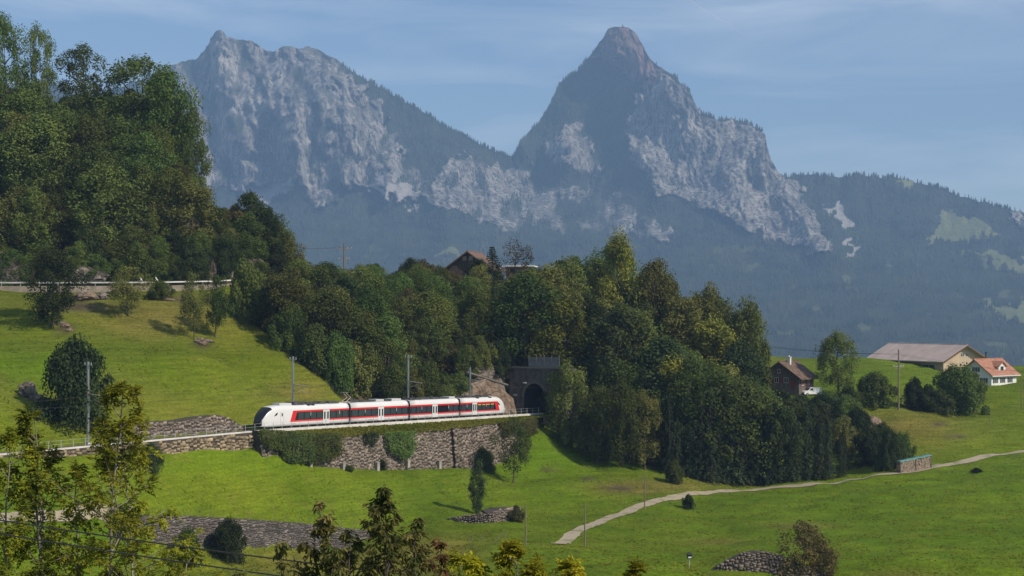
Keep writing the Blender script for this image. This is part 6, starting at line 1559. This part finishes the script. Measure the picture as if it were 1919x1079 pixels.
# ------------------------------------------------------------------ trees close to the camera
def leaflet_mesh(name, base, dirs, ups, length, width, M):
    """pointed, folded leaves: base points, directions, up vectors; all (n,3); length (n,)"""
    n = len(base); d = dirs / (np.linalg.norm(dirs, axis=1)[:, None] + 1e-9); s = np.cross(d, ups); s /= np.linalg.norm(s, axis=1)[:, None] + 1e-9; u = np.cross(s, d)
    L = length[:, None]; W = (length * width)[:, None]
    v = np.empty((n, 6, 3))
    v[:, 0] = base; v[:, 1] = base + d * L * .38 + s * W * .5 + u * W * .16; v[:, 2] = base + d * L * .75 + s * W * .36 + u * W * .05 - u * L * .06
    v[:, 3] = base + d * L - u * L * .16; v[:, 4] = base + d * L * .75 - s * W * .36 + u * W * .05 - u * L * .06; v[:, 5] = base + d * L * .38 - s * W * .5 + u * W * .16
    i = np.arange(n)[:, None] * 6
    f = np.concatenate([i + np.array((0, 1, 2, 3)), i + np.array((0, 3, 4, 5))])
    return mesh_np(name, v.reshape(-1, 3), f, M)

def near_tree(name, px, d, py_top, spread, label, seed, kind, M, n_br, stem_r, lean=(0, 0), bare=.35, stems=1, leaf=.10, leaf_w=.4, per=16, bark=None, cat='tree', z0=None, updir=.75):
    R = np.random.RandomState(seed); x = (px - CX) / F * d; zb = gz(x, d) if z0 is None else z0; H = (HY - py_top) / F * d - zb
    root = empty(name, (x, d, zb - .15), 0, label, cat); wood = MB(); B, D, U, Ln = [], [], [], []
    def foliage(p, dr, n):
        for _ in range(n):
            q = dr + R.normal(size=3) * .75; q /= np.linalg.norm(q)
            if kind == 'compound':                      # feathered leaf: leaflets along a drooping stalk
                sl = R.uniform(.14, .24) * leaf / .10; side = np.cross(q, (0, 0, 1.)); side /= np.linalg.norm(side) + 1e-9
                for k in range(4):
                    f = (k + .8) / 4; bp = p + q * sl * f - np.array((0, 0, .10)) * sl * f * f * 3
                    for s_ in (-1, 1): B.append(bp); D.append(q * .55 + side * s_ * .8 + np.array((0, 0, -.25)) + R.normal(size=3) * .15); U.append(np.array((0, 0, 1.)) + R.normal(size=3) * .35); Ln.append(leaf * R.uniform(.75, 1.15))
                B.append(p + q * sl - np.array((0, 0, .3)) * sl); D.append(q + np.array((0, 0, -.4))); U.append(np.array((0, 0, 1.))); Ln.append(leaf)
            else:                                       # single hanging leaf
                B.append(p + R.normal(size=3) * .03); D.append(q * .8 + np.array((0, 0, -.75 if kind == 'hang' else -.2))); U.append(np.array((0, 0, .7)) + R.normal(size=3) * .5); Ln.append(leaf * R.uniform(.7, 1.25))
    for s_ in range(stems):
        k_ = 9; off = R.normal(size=2) * (.25 if stems > 1 else 0); bend = R.normal(size=2) * .05 + np.array(lean) + (R.normal(size=2) * .12 if stems > 1 else 0); hs = H * (1 if s_ == 0 else R.uniform(.72, .95))
        ax = [np.array((off[0] + bend[0] * hs * (k / k_) + .05 * R.normal(), off[1] + bend[1] * hs * (k / k_) + .05 * R.normal(), hs * k / k_)) for k in range(k_ + 1)]
        wood.tube([tuple(a) for a in ax], [stem_r * (1 - .9 * k / k_) + .006 for k in range(k_ + 1)], 7, caps=False)
        for b_ in range(n_br):
            f = bare + (1 - bare) * (b_ + R.rand()) / n_br; i = min(int(f * k_), k_ - 1); g = f * k_ - i; p0 = ax[i] * (1 - g) + ax[i + 1] * g
            a = R.uniform(0, 2 * math.pi); L = spread * min(1., (1 - f) * 2.4 + .20) * R.uniform(.6, 1.1); dr = np.array((math.cos(a), math.sin(a) * .9, updir * R.uniform(.6, 1.4))); dr /= np.linalg.norm(dr)
            m_ = 6; pts = [p0]; q = dr.copy()
            for j in range(m_): q = q + R.normal(size=3) * .12 + np.array((0, 0, .05 if kind != 'hang' else -.02)); q /= np.linalg.norm(q); pts.append(pts[-1] + q * L / m_)
            wood.tube([tuple(p) for p in pts], [stem_r * .30 * (1 - .8 * j / m_) * (1.1 - f * .6) + .004 for j in range(m_ + 1)], 5, caps=False)
            for j in range(2, m_ + 1):
                foliage(pts[j], q, int(per * (j / m_) ** 2 * .55))
                if j >= 3:
                    for _ in range(2 if kind == 'hang' else 1):                  # side twigs
                        tw = q + R.normal(size=3) * .8; tw /= np.linalg.norm(tw); l_ = L * .28 * R.uniform(.5, 1.2); e = pts[j] + tw * l_; mid_ = pts[j] + tw * l_ * .5
                        wood.tube([tuple(pts[j]), tuple(e)], [.008, .003], 4, caps=False); foliage(e, tw, int(per * .42)); foliage(mid_, tw, int(per * .26))
        foliage(ax[-1], np.array((0, 0, 1.)), per)
    wood.build('trunk', bark or M_barkpale, root, smooth=True)
    link('crown', leaflet_mesh('crown', np.array(B), np.array(D), np.array(U), np.array(Ln), leaf_w, M), root)
    return root
L_ash = leaf_mat('ash_leaves', (.135, .155, .015), (.28, .275, .025), .01, .40, 1.2)
L_ash2 = leaf_mat('ash_leaves_dark', (.10, .125, .014), (.22, .225, .022), .01, .38, 1.2)
L_cherry = leaf_mat('cherry_leaves', (.062, .085, .018), (.185, .155, .050), .01, .32, 2.2)
L_lime = leaf_mat('young_yellow_leaves', (.20, .20, .012), (.34, .31, .02), .01, .4, 1.2)
AS = dict(kind='compound', leaf=.125, leaf_w=.44, updir=.8)
def ash(px, d, top, sp, lb, seed, M, nb, r0, per, **k): near_tree('ash_tree', px, d, top, sp, lb, seed, M=M, n_br=nb, stem_r=r0, per=per, **{**AS, **k})
ash(192, 46, 722, 2.0, 'tallest young ash with pale trunk in front of the railway curve', 51, L_ash, 26, .08, 9, bare=.42)
ash(96, 47, 770, 1.5, 'thin leaning ash with pale stem left of the tallest one', 52, L_ash, 14, .07, 9, lean=(-.05, 0), bare=.50)
ash(40, 44, 850, 1.5, 'bushy young ash with forked stem at the left edge of the group', 53, L_ash2, 13, .065, 8, lean=(-.04, 0), bare=.40, stems=2)
ash(152, 49, 862, 1.2, 'dark thin-stemmed ash between the two pale-stemmed ones', 54, L_ash2, 14, .05, 7, bare=.42)
ash(272, 48, 795, 2.1, 'leafy ash with twisted stem at the right side of the group', 55, L_ash, 24, .065, 9, lean=(.02, 0), bare=.42)
ash(-12, 46, 800, 1.3, 'ash sapling cut by the left border of the view', 56, L_ash, 12, .06, 8, bare=.45)
ash(300, 52, 1030, 1.5, 'low spreading ash under the meadow wall scrub', 57, L_ash2, 16, .06, 10, bare=.30, stems=2)
ash(225, 50, 1000, 1.5, 'low dark ash in front of the wall scrub', 58, L_ash2, 14, .05, 9, bare=.30, stems=2)
def cherry(px, d, top, sp, lb, seed, nb, r0, per, M=None, **k): near_tree('cherry_tree', px, d, top, sp, lb, seed, 'hang', M or L_cherry, nb, r0, leaf=.135, leaf_w=.34, per=per, bark=M_bark, **{**dict(updir=1.0, bare=.5), **k})
cherry(722, 30, 914, .95, 'cherry tree with long drooping reddish-green leaves in front of the meadow', 61, 22, .06, 13, updir=1.7)
cherry(640, 31, 938, .75, 'cherry bough rising left of the main cherry tree', 67, 15, .05, 12, lean=(-.015, 0), updir=1.7)
cherry(600, 31, 990, .9, 'shorter cherry shoot on the left of the cherry tree', 62, 12, .045, 11, updir=1.4)
cherry(775, 31, 965, .95, 'cherry shoot with rusty leaves on the right of the cherry tree', 63, 14, .045, 12, updir=1.6)
cherry(838, 32, 1018, .7, 'low rusty cherry spray reaching right over the dry grass', 64, 14, .035, 11, M=leaf_mat('rusty_cherry_leaves', (.11, .065, .025), (.20, .12, .045), .01, .3, 1.6), lean=(.03, 0))
cherry(556, 31, 1008, .8, 'yellowing cherry spray left of the cherry tree', 65, 11, .04, 10)
cherry(690, 30, 1000, 1.1, 'low dense cherry growth under the main cherry tree', 68, 18, .045, 12, updir=.7)
cherry(478, 30, 1058, .6, 'small leafy spray at the bottom beside the dark evergreen bush', 66, 10, .03, 10, bare=.6)
def sapling(px, d, top, sp, lb, seed, nb): near_tree('walnut_sapling', px, d, top, sp, lb, seed, 'compound', L_lime, nb, .04, leaf=.11, per=9, bare=.62, updir=.5)
sapling(978, 34, 1018, .9, 'bright yellow-green sapling with feathered leaves below the field pole', 71, 18)
sapling(920, 34, 1042, .9, 'lower yellow-green sapling beside the bright one', 72, 16)
sapling(1025, 35, 1050, .8, 'small yellow-green sapling right of the bright one', 73, 13)
sapling(1206, 33, 1053, .5, 'yellow-green leafy tip standing alone below the farm path', 74, 9)
# ------------------------------------------------------------------ haze: air of even density round the whole place
hb = MB(); hb.box((0, 4800, 520), (14000, 9900, 1780))
hm = bpy.data.materials.new('haze'); hm.use_nodes = True
hn = hm.node_tree.nodes; hn.clear()
hv = hn.new('ShaderNodeVolumePrincipled'); ho = hn.new('ShaderNodeOutputMaterial')
hv.inputs["Color"].default_value = (.40, .64, 1.0, 1)
hv.inputs['Density'].default_value = 0.000106
hv.inputs['Anisotropy'].default_value = 0.0
hm.node_tree.links.new(hv.outputs['Volume'], ho.inputs['Volume'])
haze = hb.build('haze', hm)
tag(haze, kind='stuff')
haze['label'] = 'pale blue haze filling the air in front of the mountains'; haze['category'] = 'haze'
